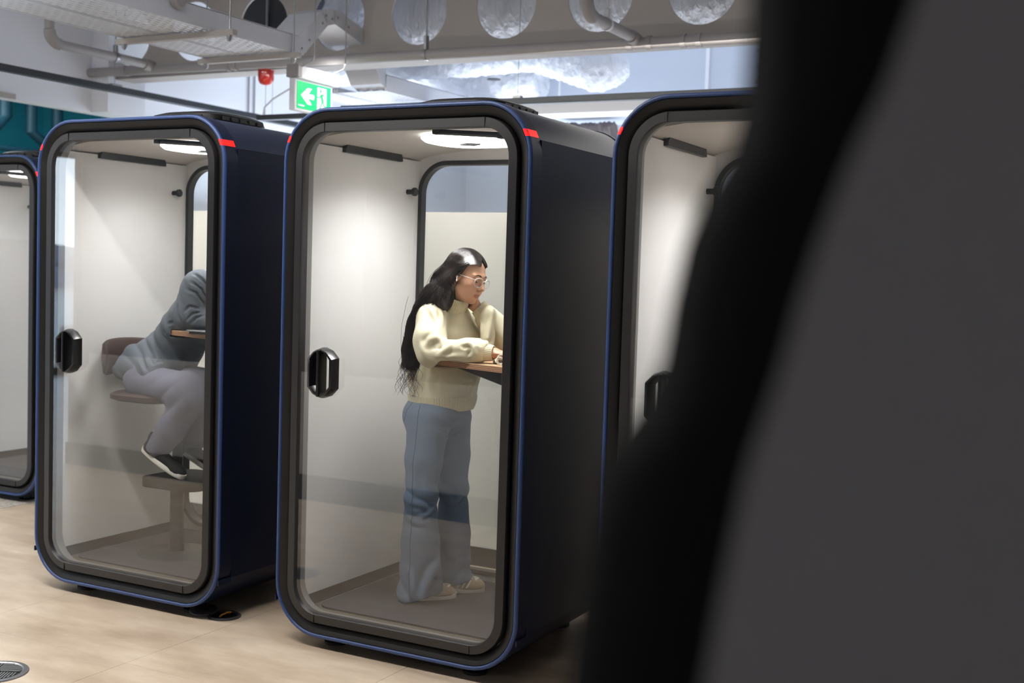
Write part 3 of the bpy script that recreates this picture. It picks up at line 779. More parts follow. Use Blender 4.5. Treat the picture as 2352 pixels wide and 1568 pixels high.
# red beacon
bc_ = thing('alarm_beacon', 'red dome alarm beacon under the long pipe', 'beacon', (-2.70, 3.12, 3.03))
build('dome', MB().lathe([(0.060, -0.005), (0.060, -0.05), (0.057, -0.080), (0.045, -0.103), (0.025, -0.114), (0.005, -0.117)], 28), M['beacon'], bc_, True, 60)
build('mount', MB().lathe([(0.061, -0.008), (0.064, 0.0), (0.064, 0.0), (0.03, 0.004)], 28), M['beacon'], bc_, True)
# dark light rails and luminous battens
lr = thing('light_rail', 'black suspended light rail running into the distance at the left', 'light fitting', (0, 0, 0), 0, 'black light rails')
build('rail_body', MB().bbox(-4.05, -3.985, 0.4, 6.6, 2.885, 2.935, 0.004), M['rail'], lr)
for y in (1.0, 2.9, 4.8, 6.4): build('suspension_wire', MB().tube([(-4.02, y, 2.94), (-4.02, y, 4.2)], 0.0022, 6).box(-4.05, -3.99, y-0.05, y+0.05, 2.935, 2.95), M['galv'], lr)
lr2 = thing('light_rail', 'black suspended light rail crossing between two booth roofs at the right', 'light fitting', (0, 0, 0), 0, 'black light rails')
build('rail_body', MB().bbox(-2.2, 3.0, 3.37, 3.43, 2.738, 2.782, 0.004), M['rail'], lr2)
for x in (-0.72, 1.2, 2.6): build('suspension_wire', MB().tube([(x, 3.4, 2.79), (x, 3.4, 4.2)], 0.0022, 6).box(x-0.03, x+0.03, 3.38, 3.42, 2.782, 2.80), M['galv'], lr2)
bt = thing('lit_batten', 'white glowing linear batten below the black rail at the right', 'light fitting', (0, 0, 0))
build('housing', MB().bbox(-2.2, 3.0, 3.98, 4.12, 2.752, 2.83, 0.006), M['white'], bt)
build('diffuser', MB().bbox(-2.1, 2.9, 3.99, 4.11, 2.738, 2.752, 0.003), M['lamp_soft'], bt)
sb = thing('lit_batten', 'dark slim batten with a cable beside the exit sign', 'light fitting', (0, 0, 0))
build('housing', MB().bbox(-3.0, -2.35, 3.37, 3.43, 2.70, 2.74, 0.004), M['rail'], sb)
build('cable', MB().tube([(-2.95, 3.4, 2.74), (-2.94, 3.4, 2.80), (-2.86, 3.4, 2.86), (-2.5, 3.4, 3.02), (-2.46, 3.4, 3.1)], 0.008, 8), M['tray'], sb, True)
build('suspension_wire', MB().tube([(-2.95, 3.42, 2.74), (-2.95, 3.42, 4.2)], 0.002, 6), M['galv'], sb)
# detectors
def det(loc, lbl):
    t = thing('smoke_detector', lbl, 'detector', loc, 0, 'round ceiling detectors')
    build('body', MB().lathe([(0.055, 0), (0.058, 0.02), (0.05, 0.045), (0.03, 0.06), (0.012, 0.062), (0.012, 0.9)], 24), M['white'], t, True)
    build('ring', MB().lathe([(0.040, -0.004), (0.056, -0.002), (0.057, 0.004), (0.02, 0.004)], 24), M['darkgrey'], t, True)
det((-1.75, 4.9, 3.19), 'round white detector hanging beside the white flexible duct')
det((0.30, 4.9, 3.44), 'round white detector hanging left of the dark foreground screen')
# wall conduits, panel seams
cd = thing('conduit_pair', 'pair of thin grey conduits running down the white wall', 'conduit')
build('conduit', MB().tube([(-4.385, 4.9, 2.78), (-4.385, 4.9, 4.2)], 0.008, 8), M['pipe'], cd); build('conduit', MB().tube([(-4.385, 4.98, 2.78), (-4.385, 4.98, 4.2)], 0.008, 8), M['pipe'], cd)
# far service frames, insulation and wall under the rectangular duct
ins_ = build('insulation_panel', duct_tube([(-1.72, 6.2, 2.90), (-1.45, 6.2, 2.90), (-1.2, 6.2, 2.90)], 0.095, 30, 40, 0.012, 30, 12), M['wool'], smooth=True, angle=60)
tag(ins_, 'brown grey insulation patch in the gap between two booths', 'insulation')
fr_ = thing('steel_frame', 'white painted frame of posts and rails behind the cable tray', 'frame')
for x in (-4.3, -3.9, -3.4, -3.2): build('post', MB().box(x, x+0.05, 6.9, 6.96, 2.74, 4.2), M['white'], fr_)
build('rail', MB().box(-4.4, -2.9, 6.88, 6.96, 3.30, 3.38), M['white'], fr_); build('rail', MB().box(-4.4, -2.9, 6.88, 6.96, 2.68, 2.74), M['white'], fr_)
pj = thing('drop_pipe', 'two white drop pipes in front of the rectangular duct end', 'pipe')
build('pipe_run', MB().tube([(-1.80, 5.75, 2.7), (-1.80, 5.75, 4.2)], 0.022, 12), M['white'], pj, True); build('pipe_run', MB().tube([(-1.55, 5.75, 2.7), (-1.55, 5.75, 4.2)], 0.010, 10), M['white'], pj, True)
# teal room pipework
tp = thing('teal_pipework', 'dark pipework with bends in the teal room at the left', 'pipework')
build('pipe_run', MB().tube([(-7.0, 3.9, 3.69), (-7.0, 3.9, 3.0), (-7.0, 4.0, 2.9), (-7.0, 4.2, 2.88), (-7.0, 4.3, 2.98), (-7.0, 4.3, 3.69)], 0.07, 14), M['tealdark'], tp, True)
build('pipe_run', MB().tube([(-7.0, 4.62, 3.69), (-7.0, 4.62, 2.86), (-7.0, 4.8, 2.76), (-7.0, 6.2, 2.76)], 0.06, 14), M['tealdark'], tp, True)
build('pipe_run', MB().tube([(-7.0, 4.95, 3.69), (-7.0, 4.95, 2.8)], 0.06, 14), M['tealdark'], tp, True)
build('pipe_run', MB().tube([(-7.0, 3.2, 2.66), (-7.0, 6.2, 2.66)], 0.03, 14), M['tealdark'], tp, True)
build('tray_run', MB().box(-7.2, -6.9, 3.0, 6.2, 3.25, 3.32), M['tealdark'], tp)
# corridor luminaire fittings
for i, (x, y, z, a, b, w) in enumerate(LUM):
    t = thing('linear_luminaire', 'black linear ceiling light ' + ['over the aisle before the far carpet booth', 'over the aisle before the two middle booths', 'over the aisle nearest the solid outer wall', 'behind the meeting room nearest the window', 'behind the camera right of the meeting room'][i], 'light fitting', (x, y, z), 0, 'corridor ceiling lights')
    build('housing', MB().bbox(-b/2, b/2, -0.05, 0.05, 0, 0.06, 0.004), M['rail'], t)
    build('diffuser', MB().bbox(-b/2+0.02, b/2-0.02, -0.04, 0.04, -0.008, 0, 0.002), M['lamp_soft'], t)
    for xx in (-b/2+.2, b/2-.2): build('suspension_wire', MB().tube([(xx, 0, .06), (xx, 0, 0.6)], .002, 6), M['galv'], t)

# ================================================================ floor fittings
def floor_vent(x, y, lbl):
    t = thing('floor_vent', lbl, 'vent', (x, y, 0), 0.5)
    build('rim', MB().lathe([(0.128, 0.0), (0.126, 0.004), (0.108, 0.006), (0.104, 0.003), (0.10, 0.0005)], 48), M['galv'], t, True)
    gr = MB()
    for q in range(4):
        for k in range(9):
            u = -0.09+k*0.0105
            L = math.sqrt(max(0.10**2-(u)**2, 0))
            # quadrant bars, alternating direction
            a = (0.004, min(L, 0.098))
            if q in (0, 2):
                s = 1 if q == 0 else -1
                gr.box(*(sorted((s*a[0], s*a[1]))), *(sorted((s*(-u), s*(-u+0.0055)))), 0.002, 0.0045)
            else:
                s = 1 if q == 1 else -1
                gr.box(*(sorted((s*u, s*(u+0.0055)))), *(sorted((s*a[0], s*a[1]))), 0.002, 0.0045)
    g_ = build('grille', gr, M['galv'], t); g_['kind'] = 'stuff'
    build('well', MB().lathe([(0.10, 0.0004), (0.10, 0.0012)], 40), M['black'], t)
    return t
floor_vent(-0.62, -0.90, 'round metal floor vent at the bottom left corner')
fb = thing('floor_box', 'open round metal floor outlet with a yellow cable beside the left booth', 'floor outlet', (-0.40, 0.145, 0))
build('rim', MB().lathe([(0.075, 0), (0.075, 0.004), (0.066, 0.010), (0.060, 0.009), (0.058, 0.002)], 40), M['darkgrey'], fb, True)
build('well', MB().lathe([(0.058, 0.001), (0.058, 0.003)], 32), M['black'], fb)
lid = MB().lathe([(0.062, 0), (0.062, 0.006), (0.055, 0.009)], 40, (0, 0, 0)); 
lo_ = build('lid', lid, M['galv'], fb, True); lo_.location = (-0.115, -0.01, 0.012); lo_.rotation_euler = (0.12, 0.10, 0)
build('cable', MB().tube([(0.0, -0.03, 0.006), (0.02, -0.035, 0.02), (0.028, -0.01, 0.026), (0.02, 0.02, 0.018), (0.0, 0.03, 0.006)], 0.004, 8), mat('yellow_cable', (190, 140, 30), 0.5), fb, True)

# ================================================================ foreground screen, very close to the lens
def fpt(px, py, d):
    v = FX + RX*(px-1176)/FPX - UX*(py-784)/FPX
    return CAM + v*d
sil = [(1785, -260), (1775, 0), (1762, 200), (1728, 330), (1660, 440), (1612, 560), (1580, 700), (1556, 850), (1510, 960), (1452, 1035), (1405, 1110), (1378, 1230), (1350, 1400), (1325, 1568), (1300, 1800)]
dist = 0.47
inner = [(2110, -260), (2060, 0), (1990, 200), (1925, 330), (1880, 440), (1835, 560), (1790, 700), (1750, 850), (1712, 960), (1685, 1035), (1665, 1110), (1640, 1230), (1605, 1400), (1575, 1568), (1550, 1800)]
inner = [(x_+45, y_) for x_, y_ in inner]
fg = thing('padded_screen', 'tall dark charcoal padded screen with edge shade painted black, blurred in the foreground', 'screen', (0, 0, 0))
hn = np.array([FX[0], FX[1], 0]); hn /= np.linalg.norm(hn)
def world_ring(pts, d):
    return [tuple(fpt(a, b, d)) for a, b in pts]
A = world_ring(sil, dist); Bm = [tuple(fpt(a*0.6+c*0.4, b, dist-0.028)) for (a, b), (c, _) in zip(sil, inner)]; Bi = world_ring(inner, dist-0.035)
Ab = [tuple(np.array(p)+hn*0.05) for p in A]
right = [(3300, b) for _, b in inner]
Cr = world_ring(right, dist-0.010)
Cb = [tuple(np.array(p)+hn*0.06) for p in Cr]
# extend to floor and up to the top edge
def ext(line):
    line = [np.array(p) for p in line]
    bot = line[-1].copy(); d_ = (line[-1]-line[-2]); d_ /= abs(d_[2]); bot = line[-1]+d_*0.06
    fl_ = bot.copy(); fl_[2] = 0.0
    top = line[0].copy(); top[2] = 1.93
    return [tuple(top)]+[tuple(p) for p in line]+[tuple(bot), tuple(fl_)]
A, Bm, Bi, Ab, Cr, Cb = map(ext, (A, Bm, Bi, Ab, Cr, Cb))
build('edge_shade', MB().loft([Ab, A, Bm, Bi], False, False, closed=False), M['fg_edge'], fg, True, 60)
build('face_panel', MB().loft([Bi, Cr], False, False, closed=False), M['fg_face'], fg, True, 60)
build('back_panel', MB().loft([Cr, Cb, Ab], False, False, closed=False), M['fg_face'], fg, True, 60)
# ================================================================ implicit surfaces for figures
def V3(*a): return np.array(a, dtype=np.float32)
def ln(p): return np.sqrt((p*p).sum(-1))
def cap_(p, a, b, ra, rb):
    a = np.asarray(a, np.float32); b = np.asarray(b, np.float32); ba = b-a
    t = np.clip(((p-a)@ba)/max(float(ba@ba), 1e-9), 0, 1)
    return ln(p-a-t[..., None]*ba) - (ra+(rb-ra)*t)
def ell(p, c, r):
    r = np.asarray(r, np.float32); q = (p-np.asarray(c, np.float32))
    k0 = ln(q/r); k1 = ln(q/(r*r)); return k0*(k0-1)/np.maximum(k1, 1e-6)
def eseg(p, A, B, r0, r1, f, cz=None):
    """elliptic tapered segment; f = facing direction, r=(front-back, side)"""
    A = np.asarray(A, np.float32); B = np.asarray(B, np.float32); ax = B-A; L = float(np.linalg.norm(ax)); ax = ax/L
    f = np.asarray(f, np.float32); f = f-ax*float(f@ax); f = f/np.linalg.norm(f); s = np.cross(ax, f)
    q = p-A; w = q@ax; t = np.clip(w/L, 0, 1); wo = w-np.clip(w, 0, L)
    a = r0[0]+(r1[0]-r0[0])*t; b = r0[1]+(r1[1]-r0[1])*t
    c = np.minimum(a, b)*(1.0 if cz is None else cz)
    k = np.sqrt(((q@f)/a)**2+((q@s)/b)**2+(wo/c)**2)
    return (k-1)*np.minimum(a, b)
def smin(a, b, k):
    h = np.clip(0.5+0.5*(b-a)/k, 0, 1); return b+(a-b)*h-k*h*(1-h)
def smax(a, b, k): return -smin(-a, -b, k)
def sun(ds, k):
    d = ds[0]
    for e in ds[1:]: d = smin(d, e, k)
    return d
def wav(p, fr, seed, n=5):
    r_ = np.random.RandomState(seed); out = 0
    for i in range(n):
        d = r_.randn(3).astype(np.float32)*fr; out = out+np.sin(p@d+float(r_.rand()*6.28))
    return out/n**.5
def crease(x): return 1.4*np.abs(np.sin(x*.5))-.9
def ray_hit(f, px, py, t0=3.9, t1=5.9, n=1400):
    """where the sight line through a photo pixel meets a surface"""
    v = FX + RX*(px-1176)/FPX - UX*(py-784)/FPX
    t = np.linspace(t0, t1, n); P = (CAM+v*t[:, None]).astype(np.float32); d = f(P); k = int(np.argmax(d < 0))
    return tuple(P[k]) if d[k] < 0 else None
def folds_on(f, specs):
    out = []
    for pts, amp, w, gr in specs:
        H = [ray_hit(f, *q) for q in pts]; H = [h for h in H if h is not None]
        if len(H) > 1: out.append((H, amp, w, gr))
    return out
def surf(f, lo, hi, h, B=12):
    lo = np.array(lo, float); hi = np.array(hi, float)
    nb = np.ceil((hi-lo)/(B*h)).astype(int)
    gi = np.stack(np.meshgrid(*[np.arange(k) for k in nb], indexing='ij'), -1).reshape(-1, 3)
    ctr = (lo+(gi+0.5)*B*h).astype(np.float32)
    d = f(ctr); keep = np.abs(d) < B*h*1.0+0.02
    gi = gi[keep]
    e = np.arange(B+1); loc = np.stack(np.meshgrid(e, e, e, indexing='ij'), -1)
    verts = []; keys = []; edges = []
    N = nb*B+2
    def key(ijk): return (ijk[..., 0]*N[1]+ijk[..., 1])*N[2]+ijk[..., 2]
    for s in range(0, len(gi), 60):
        g = gi[s:s+60]*B
        ijk = g[:, None, None, None, :]+loc[None]
        p = (lo+ijk*h).astype(np.float32)
        D = f(p.reshape(-1, 3)).reshape(p.shape[:-1])
        ins = D < 0
        cnt = 0
        for a in (0, 1):
            for b in (0, 1):
                for c in (0, 1): cnt = cnt+ins[:, a:B+a, b:B+b, c:B+c]
        act = (cnt > 0) & (cnt < 8)
        if not act.any(): continue
        acc = np.zeros(act.shape+(3,), np.float32); num = np.zeros(act.shape, np.float32)
        cor = [(a, b, c) for a in (0, 1) for b in (0, 1) for c in (0, 1)]
        for a in cor:
            for ax in range(3):
                if a[ax]: continue
                b = list(a); b[ax] = 1
                d0 = D[:, a[0]:B+a[0], a[1]:B+a[1], a[2]:B+a[2]]; d1 = D[:, b[0]:B+b[0], b[1]:B+b[1], b[2]:B+b[2]]
                cr = (d0 < 0) != (d1 < 0); t = np.where(cr, d0/np.where(cr, d0-d1, 1), 0)
                for q in range(3):
                    acc[..., q] += np.where(cr, a[q]+(t if q == ax else 0), 0)
                num += cr
        w = np.where(act)
        cell = ijk[:, :B, :B, :B][w]
        verts.append(lo+(cell+acc[w]/num[w][:, None])*h); keys.append(key(cell))
        for ax in range(3):
            sl0 = [slice(None), slice(0, B), slice(0, B), slice(0, B)]; sl1 = list(sl0); sl1[ax+1] = slice(1, B+1)
            a_ = ins[tuple(sl0)]; b_ = ins[tuple(sl1)]
            c = np.where(a_ != b_)
            edges.append((ax, ijk[:, :B, :B, :B][c], a_[c]))
    V = np.concatenate(verts); K = np.concatenate(keys); o = np.argsort(K); V = V[o]; K = K[o]
    K, ui = np.unique(K, return_index=True); V = V[ui]
    F = []
    for ax, c, sg in edges:
        u, v = (ax+1) % 3, (ax+2) % 3
        qs = []
        for du, dv in ((0, 0), (-1, 0), (-1, -1), (0, -1)):
            q = c.copy(); q[:, u] += du; q[:, v] += dv; qs.append(key(q))
        ix = [np.clip(np.searchsorted(K, q), 0, len(K)-1) for q in qs]
        ok = np.ones(len(c), bool)
        for i_, q in zip(ix, qs): ok &= K[i_] == q
        quad = np.stack(ix, -1)[ok]; s_ = sg[ok]
        quad[~s_] = quad[~s_][:, ::-1]
        F.append(quad)
    return V, np.concatenate(F)
def smooth_build(name, parts, m, parent=None, col=None, relax=1):
    """parts: list of (V,F[,colors]) joined into one mesh"""
    vs = []; fs = []; cs = []; b = 0
    for q in parts:
        vs.append(q[0]); fs.append(q[1]+b); b += len(q[0])
        if col is not None: cs.append(q[2] if len(q) > 2 else np.tile(np.array([[1, 1, 1]]), (len(q[0]), 1)))
    Vv = np.concatenate(vs); Ff = np.concatenate(fs)
    for _ in range(relax):
        e = np.concatenate([Ff[:, [0, 1]], Ff[:, [1, 2]], Ff[:, [2, 3]], Ff[:, [3, 0]]])
        s = np.zeros_like(Vv); n = np.zeros(len(Vv))
        for a, c in ((0, 1), (1, 0)):
            np.add.at(s, e[:, a], Vv[e[:, c]]); np.add.at(n, e[:, a], 1)
        Vv = Vv*0.5+0.5*s/np.maximum(n, 1)[:, None]
    me = bpy.data.meshes.new(name)
    me.vertices.add(len(Vv)); me.vertices.foreach_set('co', Vv.astype(np.float32).ravel())
    me.loops.add(len(Ff)*4); me.polygons.add(len(Ff))
    me.loops.foreach_set('vertex_index', Ff.astype(np.int32).ravel())
    me.polygons.foreach_set('loop_start', np.arange(0, len(Ff)*4, 4, dtype=np.int32))
    me.polygons.foreach_set('use_smooth', np.ones(len(Ff), bool))
    me.update(calc_edges=True); me.validate()
    me.materials.append(m)
    if col is not None:
        at = me.color_attributes.new('tone', 'FLOAT_COLOR', 'POINT')
        C4 = np.concatenate([np.concatenate(cs), np.ones((len(Vv), 1))], 1).astype(np.float32)
        at.data.foreach_set('color', C4.ravel())
    o = bpy.data.objects.new(name, me); COL.objects.link(o)
    if parent is not None: o.parent = parent
    return o
def tone_mat(name, rough, sss=0.0, bump=0.0, bscale=600, noise=0.06):
    m = mat(name, (255, 255, 255), rough, noise=noise, nscale=60, bump=bump, bscale=bscale)
    n = m.node_tree.nodes; l = m.node_tree.links
    a = n.new('ShaderNodeVertexColor'); a.layer_name = 'tone'
    mx = next(k for k in n if k.bl_idname == 'ShaderNodeMix'); l.new(a.outputs[0], mx.inputs[6])
    if sss:
        b = n['Principled BSDF']; b.inputs['Subsurface Weight'].default_value = sss; b.inputs['Subsurface Radius'].default_value = (0.01, 0.004, 0.002); b.inputs['Subsurface Scale'].default_value = 0.5
    return m
M['skin'] = tone_mat('skin', 0.5, 0.0)
M['hair'] = mat('dark_brown_hair', (36, 26, 23), 0.42, noise=0.25, nscale=60, spec=0.6)
def knit_mat(name, rgb):
    m = mat(name, rgb, 0.95, noise=0.05, nscale=40, bump=0.25, bscale=420)
    b = m.node_tree.nodes['Principled BSDF']; b.inputs['Sheen Weight'].default_value = 0.25; b.inputs['Sheen Roughness'].default_value = 0.5
    return m
M['knit'] = knit_mat('cream_knit', (220, 213, 184))
M['rib'] = knit_mat('cream_rib_knit', (214, 206, 176))
def denim(name, rgb):
    m = mat(name, rgb, 0.85, noise=0.30, nscale=4.5, bump=0.25, bscale=900)
    return m
M['denim'] = denim('light_blue_denim', (106, 124, 148))
M['seam'] = mat('denim_seam', (84, 96, 116), 0.9)
M['shirt'] = denim('grey_chambray', (92, 98, 106))
M['trousers'] = denim('grey_lilac_trousers', (104, 103, 118))
M['shoe_tan'] = mat('tan_suede', (176, 160, 136), 0.85, noise=0.05)
M['shoe_white'] = mat('white_leather', (232, 228, 220), 0.5)
M['shoe_black'] = mat('black_mesh_shoe', (14, 14, 16), 0.8)
M['clear'] = mat('clear_acetate', (226, 222, 218), 0.15, coat=0.5)
_b = M['clear'].node_tree.nodes['Principled BSDF']; _b.inputs['Alpha'].default_value = 0.7
M['gold'] = mat('gold', (212, 164, 96), 0.25, metal=1.0)
M['earbud'] = mat('white_earbud', (242, 240, 238), 0.25)
M['silver'] = mat('silver_laptop', (150, 150, 154), 0.35, metal=0.5)
M['pearl'] = mat('pearl_bead', (232, 226, 212), 0.25, coat=0.4)
M['iris'] = mat('dark_brown_iris', (36, 22, 16), 0.15)
M['eyewhite'] = mat('eye_white', (226, 218, 212), 0.2)
M['brow'] = mat('dark_brow_hair', (48, 32, 27), 0.8)
SKIN_W = np.array(lin((192, 146, 118))); LIP = np.array(lin((160, 104, 90))); BLUSH = np.array(lin((206, 138, 114)))

def frame(fwd, up):
    f = np.array(fwd, float); f /= np.linalg.norm(f); u = np.array(up, float); u -= f*(u@f); u /= np.linalg.norm(u)
    return np.stack([f, np.cross(u, f), u])      # rows: forward, left, up
def to_local(p, R_, o, s=1.0): return ((p-o)@R_.T.astype(np.float32))/s
def head_sdf(q):
    """q in head space: x forward, y left, z up, metres"""
    ay = np.abs(q[..., 1]); m = np.stack([q[..., 0], ay, q[..., 2]], -1)
    d = sun([ell(q, (-.016, 0, .040), (.092, .073, .082)), ell(q, (.026, 0, -.008), (.064, .062, .086))], .03)
    d = smin(d, ell(q, (.024, 0, -.066), (.056, .050, .042)), .03)
    d = smin(d, cap_(m, (.0, .052, -.052), (.045, .026, -.090), .012, .012), .03)
    d = smin(d, ell(q, (.064, 0, -.097), (.018, .020, .016)), .022)
    d = smin(d, ell(m, (.050, .040, -.022), (.026, .024, .022)), .025)
    d = smin(d, ell(m, (.062, .028, -.052), (.020, .020, .022)), .02)
    d = smin(d, cap_(m, (.083, .0, .024), (.074, .042, .022), .010, .007), .016)
    d = smax(d, -ell(m, (.096, .032, .002), (.018, .017, .012)), .010)
    d = smin(d, cap_(q, (.082, 0, .014), (.103, 0, -.024), .0075, .0095), .012)
    d = smin(d, ell(q, (.106, 0, -.031), (.012, .0115, .0105)), .008)
    d = smin(d, ell(m, (.095, .012, -.036), (.010, .0075, .0075)), .006)
    d = smax(d, -ell(m, (.100, .0065, -.0445), (.006, .0035, .004)), .003)
    # eyeballs covered by lids with a narrow opening
    d = smin(d, ln(m-V3(.070, .031, .001))-.0155, .004)
    d = smin(d, ell(q, (.078, 0, -.0630), (.012, .0205, .0046)), .006)
    d = smin(d, ell(q, (.0768, 0, -.0728), (.012, .0165, .0054)), .006)
    d = smax(d, -cap_(m, (.0905, 0, -.0684), (.070, .0300, -.0600), .0016, .0014), .0025)
    d = smin(d, ell(m, (-.004, .073, -.004), (.017, .0075, .030)), .006)
    d = smax(d, -ell(m, (.002, .082, .0), (.009, .005, .018)), .004)
    return d
def head_col(q):
    c = np.tile(SKIN_W, (len(q), 1))
    def mix(w, t): return c*(1-w[:, None])+t*w[:, None]
    ay = np.abs(q[:, 1])
    w = np.clip(1-np.sqrt(((q[:, 0]-.07)/.03)**2+((ay-.04)/.022)**2+((q[:, 2]+.028)/.02)**2), 0, 1)*0.5
    c = mix(w, BLUSH)
    lipw = np.clip((1.08-np.sqrt((q[:, 1]/.0240)**2+((q[:, 2]+.0680-.10*np.abs(q[:, 1])*.9)/.0100)**2))*6, 0, 1)*(q[:, 0] > .066)
    c = mix(lipw, LIP)
    return c
def hand_sdf(q, curl, spread=0.0, thumb=0.5, stub=-.03):
    """q in hand space: x towards fingertips, z back of hand, y thumb side (mirrored by caller)"""
    d = ell(q, (.045, 0, 0), (.052, .038, .0145))
    d = smin(d, cap_(q, (stub, 0, 0), (.01, 0, 0), .022, .025), .02)
    L = (.075, .080, .074, .060); 
    for i in range(4):
        y = .029-.0185*i; ang = 0; p_ = np.array([.083-abs(i-1)*.004, y, .002]); r_ = .0088-.0006*(i == 3)
        dirY = spread*(1.2-i*.8)
        for s, fr in enumerate((.44, .31, .25)):
            ang += curl[i]*(1.0, 1.1, .7)[s]
            nx = p_+np.array([math.cos(ang)*math.cos(dirY), math.sin(dirY), -math.sin(ang)])*L[i]*fr
            d = smin(d, cap_(q, p_, nx, r_-s*.0008, r_-(s+1)*.0009), .004); p_ = nx
    a = np.array([.015, .028, -.004]); b = a+np.array([.034*math.cos(thumb), .026, -.030*math.sin(thumb)]); c = b+np.array([.030, .004, -.008])
    d = smin(d, cap_(q, a, b, .0135, .0105), .012); d = smin(d, cap_(q, b, c, .0105, .0085), .004)
    return d

def ribbed_band(name, C0, C1, f, r0, r1, n_rib, amp, m, parent, th=0.004, bulge=0.0, rows=8):
    """knitted band with real ribs around an elliptic path from C0 to C1"""
    C0 = np.array(C0, float); C1 = np.array(C1, float); ax = C1-C0; ax /= np.linalg.norm(ax)
    f = np.array(f, float); f -= ax*(f@ax); f /= np.linalg.norm(f); s = np.cross(ax, f)
    n = n_rib*6; rings = []
    prof = [(k/rows, 0) for k in range(rows+1)]+[(1.0, -th), (0.0, -th*1.5)]
    for (t, off) in prof:
        C = C0+(C1-C0)*t; ring = []
        for k in range(n):
            a = 2*PI*k/n; w = amp*(abs(math.cos(n_rib*a/2))) if off == 0 else 0
            e = bulge*math.sin(PI*t)
            u = (r0[0]+(r1[0]-r0[0])*t+off+w+e)*math.cos(a); v = (r0[1]+(r1[1]-r0[1])*t+off+w+e)*math.sin(a)
            ring.append(tuple(C+f*u+s*v))
        rings.append(ring)
    return build(name, MB().loft(rings, False, False), m, parent, True, 80)
def catmull(P, m):
    P = np.array(P, float); L = len(P)-1; t = np.linspace(0, L-1e-6, m); i = t.astype(int); u = (t-i)[:, None]
    p0 = P[np.clip(i-1, 0, L)]; p1 = P[i]; p2 = P[np.clip(i+1, 0, L)]; p3 = P[np.clip(i+2, 0, L)]
    return 0.5*((2*p1)+(p2-p0)*u+(2*p0-5*p1+4*p2-p3)*u*u+(3*p1-3*p2+p3-p0)*u**3)
def strands(name, paths, r, m, parent):
    """thin three-sided hair strands, joined"""
    vs = []; fs = []; b = 0
    for P in paths:
        n = len(P); T = np.gradient(P, axis=0); T /= np.maximum(np.linalg.norm(T, axis=1), 1e-9)[:, None]
        up = np.array([.3, .5, .8]); S_ = np.cross(T, up); S_ /= np.maximum(np.linalg.norm(S_, axis=1), 1e-9)[:, None]; U_ = np.cross(T, S_)
        rr_ = r*np.minimum(1, np.minimum(np.arange(n)*.5+.4, (n-1-np.arange(n))*.18+.15))[:, None]
        for k in range(3):
            a = 2*PI*k/3; vs.append(P+(S_*math.cos(a)+U_*math.sin(a))*rr_)
        i = np.arange(n-1)
        for k in range(3):
            j = (k+1) % 3; fs.append(np.stack([b+k*n+i, b+k*n+i+1, b+j*n+i+1, b+j*n+i], -1))
        b += 3*n
    return smooth_build(name, [(np.concatenate(vs), np.concatenate(fs))], m, parent, relax=0)

# ---------------------------------------------------------------- the standing woman
wm_ = thing('person', 'woman in cream turtleneck sweater and blue jeans leaning on the booth desk', 'person', (0, 0, 0))
FT = np.array([math.cos(math.radians(15)), math.sin(math.radians(15)), 0])
HO = np.array([0.592, 0.520, 1.560]); haz, hp = math.radians(-6), math.radians(14)
HR = frame((math.cos(haz)*math.cos(hp), math.sin(haz)*math.cos(hp), -math.sin(hp)), (math.sin(hp)*.9, 0.07, 1))
HS = 0.91
def hl(v): return HO+np.array(v, float)@HR*HS     # head-local to world
RSH, REL, RWR = (.470, .43, 1.375), (.520, .345, 1.243), (.765, .398, 1.247)
LSH, LEL, LWR = (.505, .715, 1.375), (.745, .680, 1.270), (.614, .570, 1.428)
def body_f(p):
    d = sun([eseg(p, (.455, .57, .98), (.455, .58, 1.15), (.09, .13), (.08, .11), FT), eseg(p, (.455, .58, 1.15), (.47, .57, 1.34), (.08, .11), (.09, .13), FT)], .05)
    d = smin(d, cap_(p, (.485, .555, 1.36), tuple(hl((-.028, 0, -.06))), .046, .042), .03)
    for a, b, c in ((RSH, REL, RWR), (LSH, LEL, LWR)):
        d = smin(d, cap_(p, a, b, .045, .036), .03); d = smin(d, cap_(p, b, c, .036, .024), .01)
    d = smin(d, cap_(p, (.45, .48, .92), (.435, .455, .60), .07, .05), .03); d = smin(d, cap_(p, (.435, .455, .60), (.43, .45, .22), .045, .035), .01)
    d = smin(d, cap_(p, (.46, .63, .92), (.47, .655, .58), .07, .05), .03); d = smin(d, cap_(p, (.47, .655, .58), (.46, .66, .22), .045, .035), .01)
    return d
bw = surf(body_f, (.3, .22, .15), (.86, .80, 1.48), .012)
hq = lambda p: smin(head_sdf(to_local(p, HR, HO.astype(np.float32), HS)), cap_(p, hl((-.026, 0, -.075)), (.492, .552, 1.40), .047, .046), .02)
hb = surf(hq, HO-.15, HO+.15, .0022)
hqv = (hb[0]-HO)@HR.T/HS
# right hand on the laptop
RHf = frame((.99, .10, -.05), (0.05, 0, 1)); RHo = np.array([.792, .405, 1.250])
def rh(p):
    q = to_local(p, RHf, RHo.astype(np.float32), .92); return hand_sdf(q, (.16, .18, .2, .24), .03, .4)
rhm = surf(rh, RHo-(.05, .07, .07), RHo+(.20, .09, .06), .002)
# left hand folded under the chin
LHf = frame((-.38, .22, .90), (.60, .78, .05)); LHo = np.array([.616, .572, 1.424])
def lh(p):
    q = to_local(p, LHf, LHo.astype(np.float32), .92); q = q*V3(1, -1, 1); return hand_sdf(q, (.35, .4, .5, .6), .0, .5, .0)
lhm = surf(lh, LHo-.12, LHo+.14, .002)
skc = lambda n: np.tile(SKIN_W, (n, 1))
smooth_build('body', [bw+(skc(len(bw[0])),), hb+(head_col(hqv),), rhm+(skc(len(rhm[0]))*np.array([1.0, .93, .92]),), lhm+(skc(len(lhm[0])),)], M['skin'], wm_, col=True)
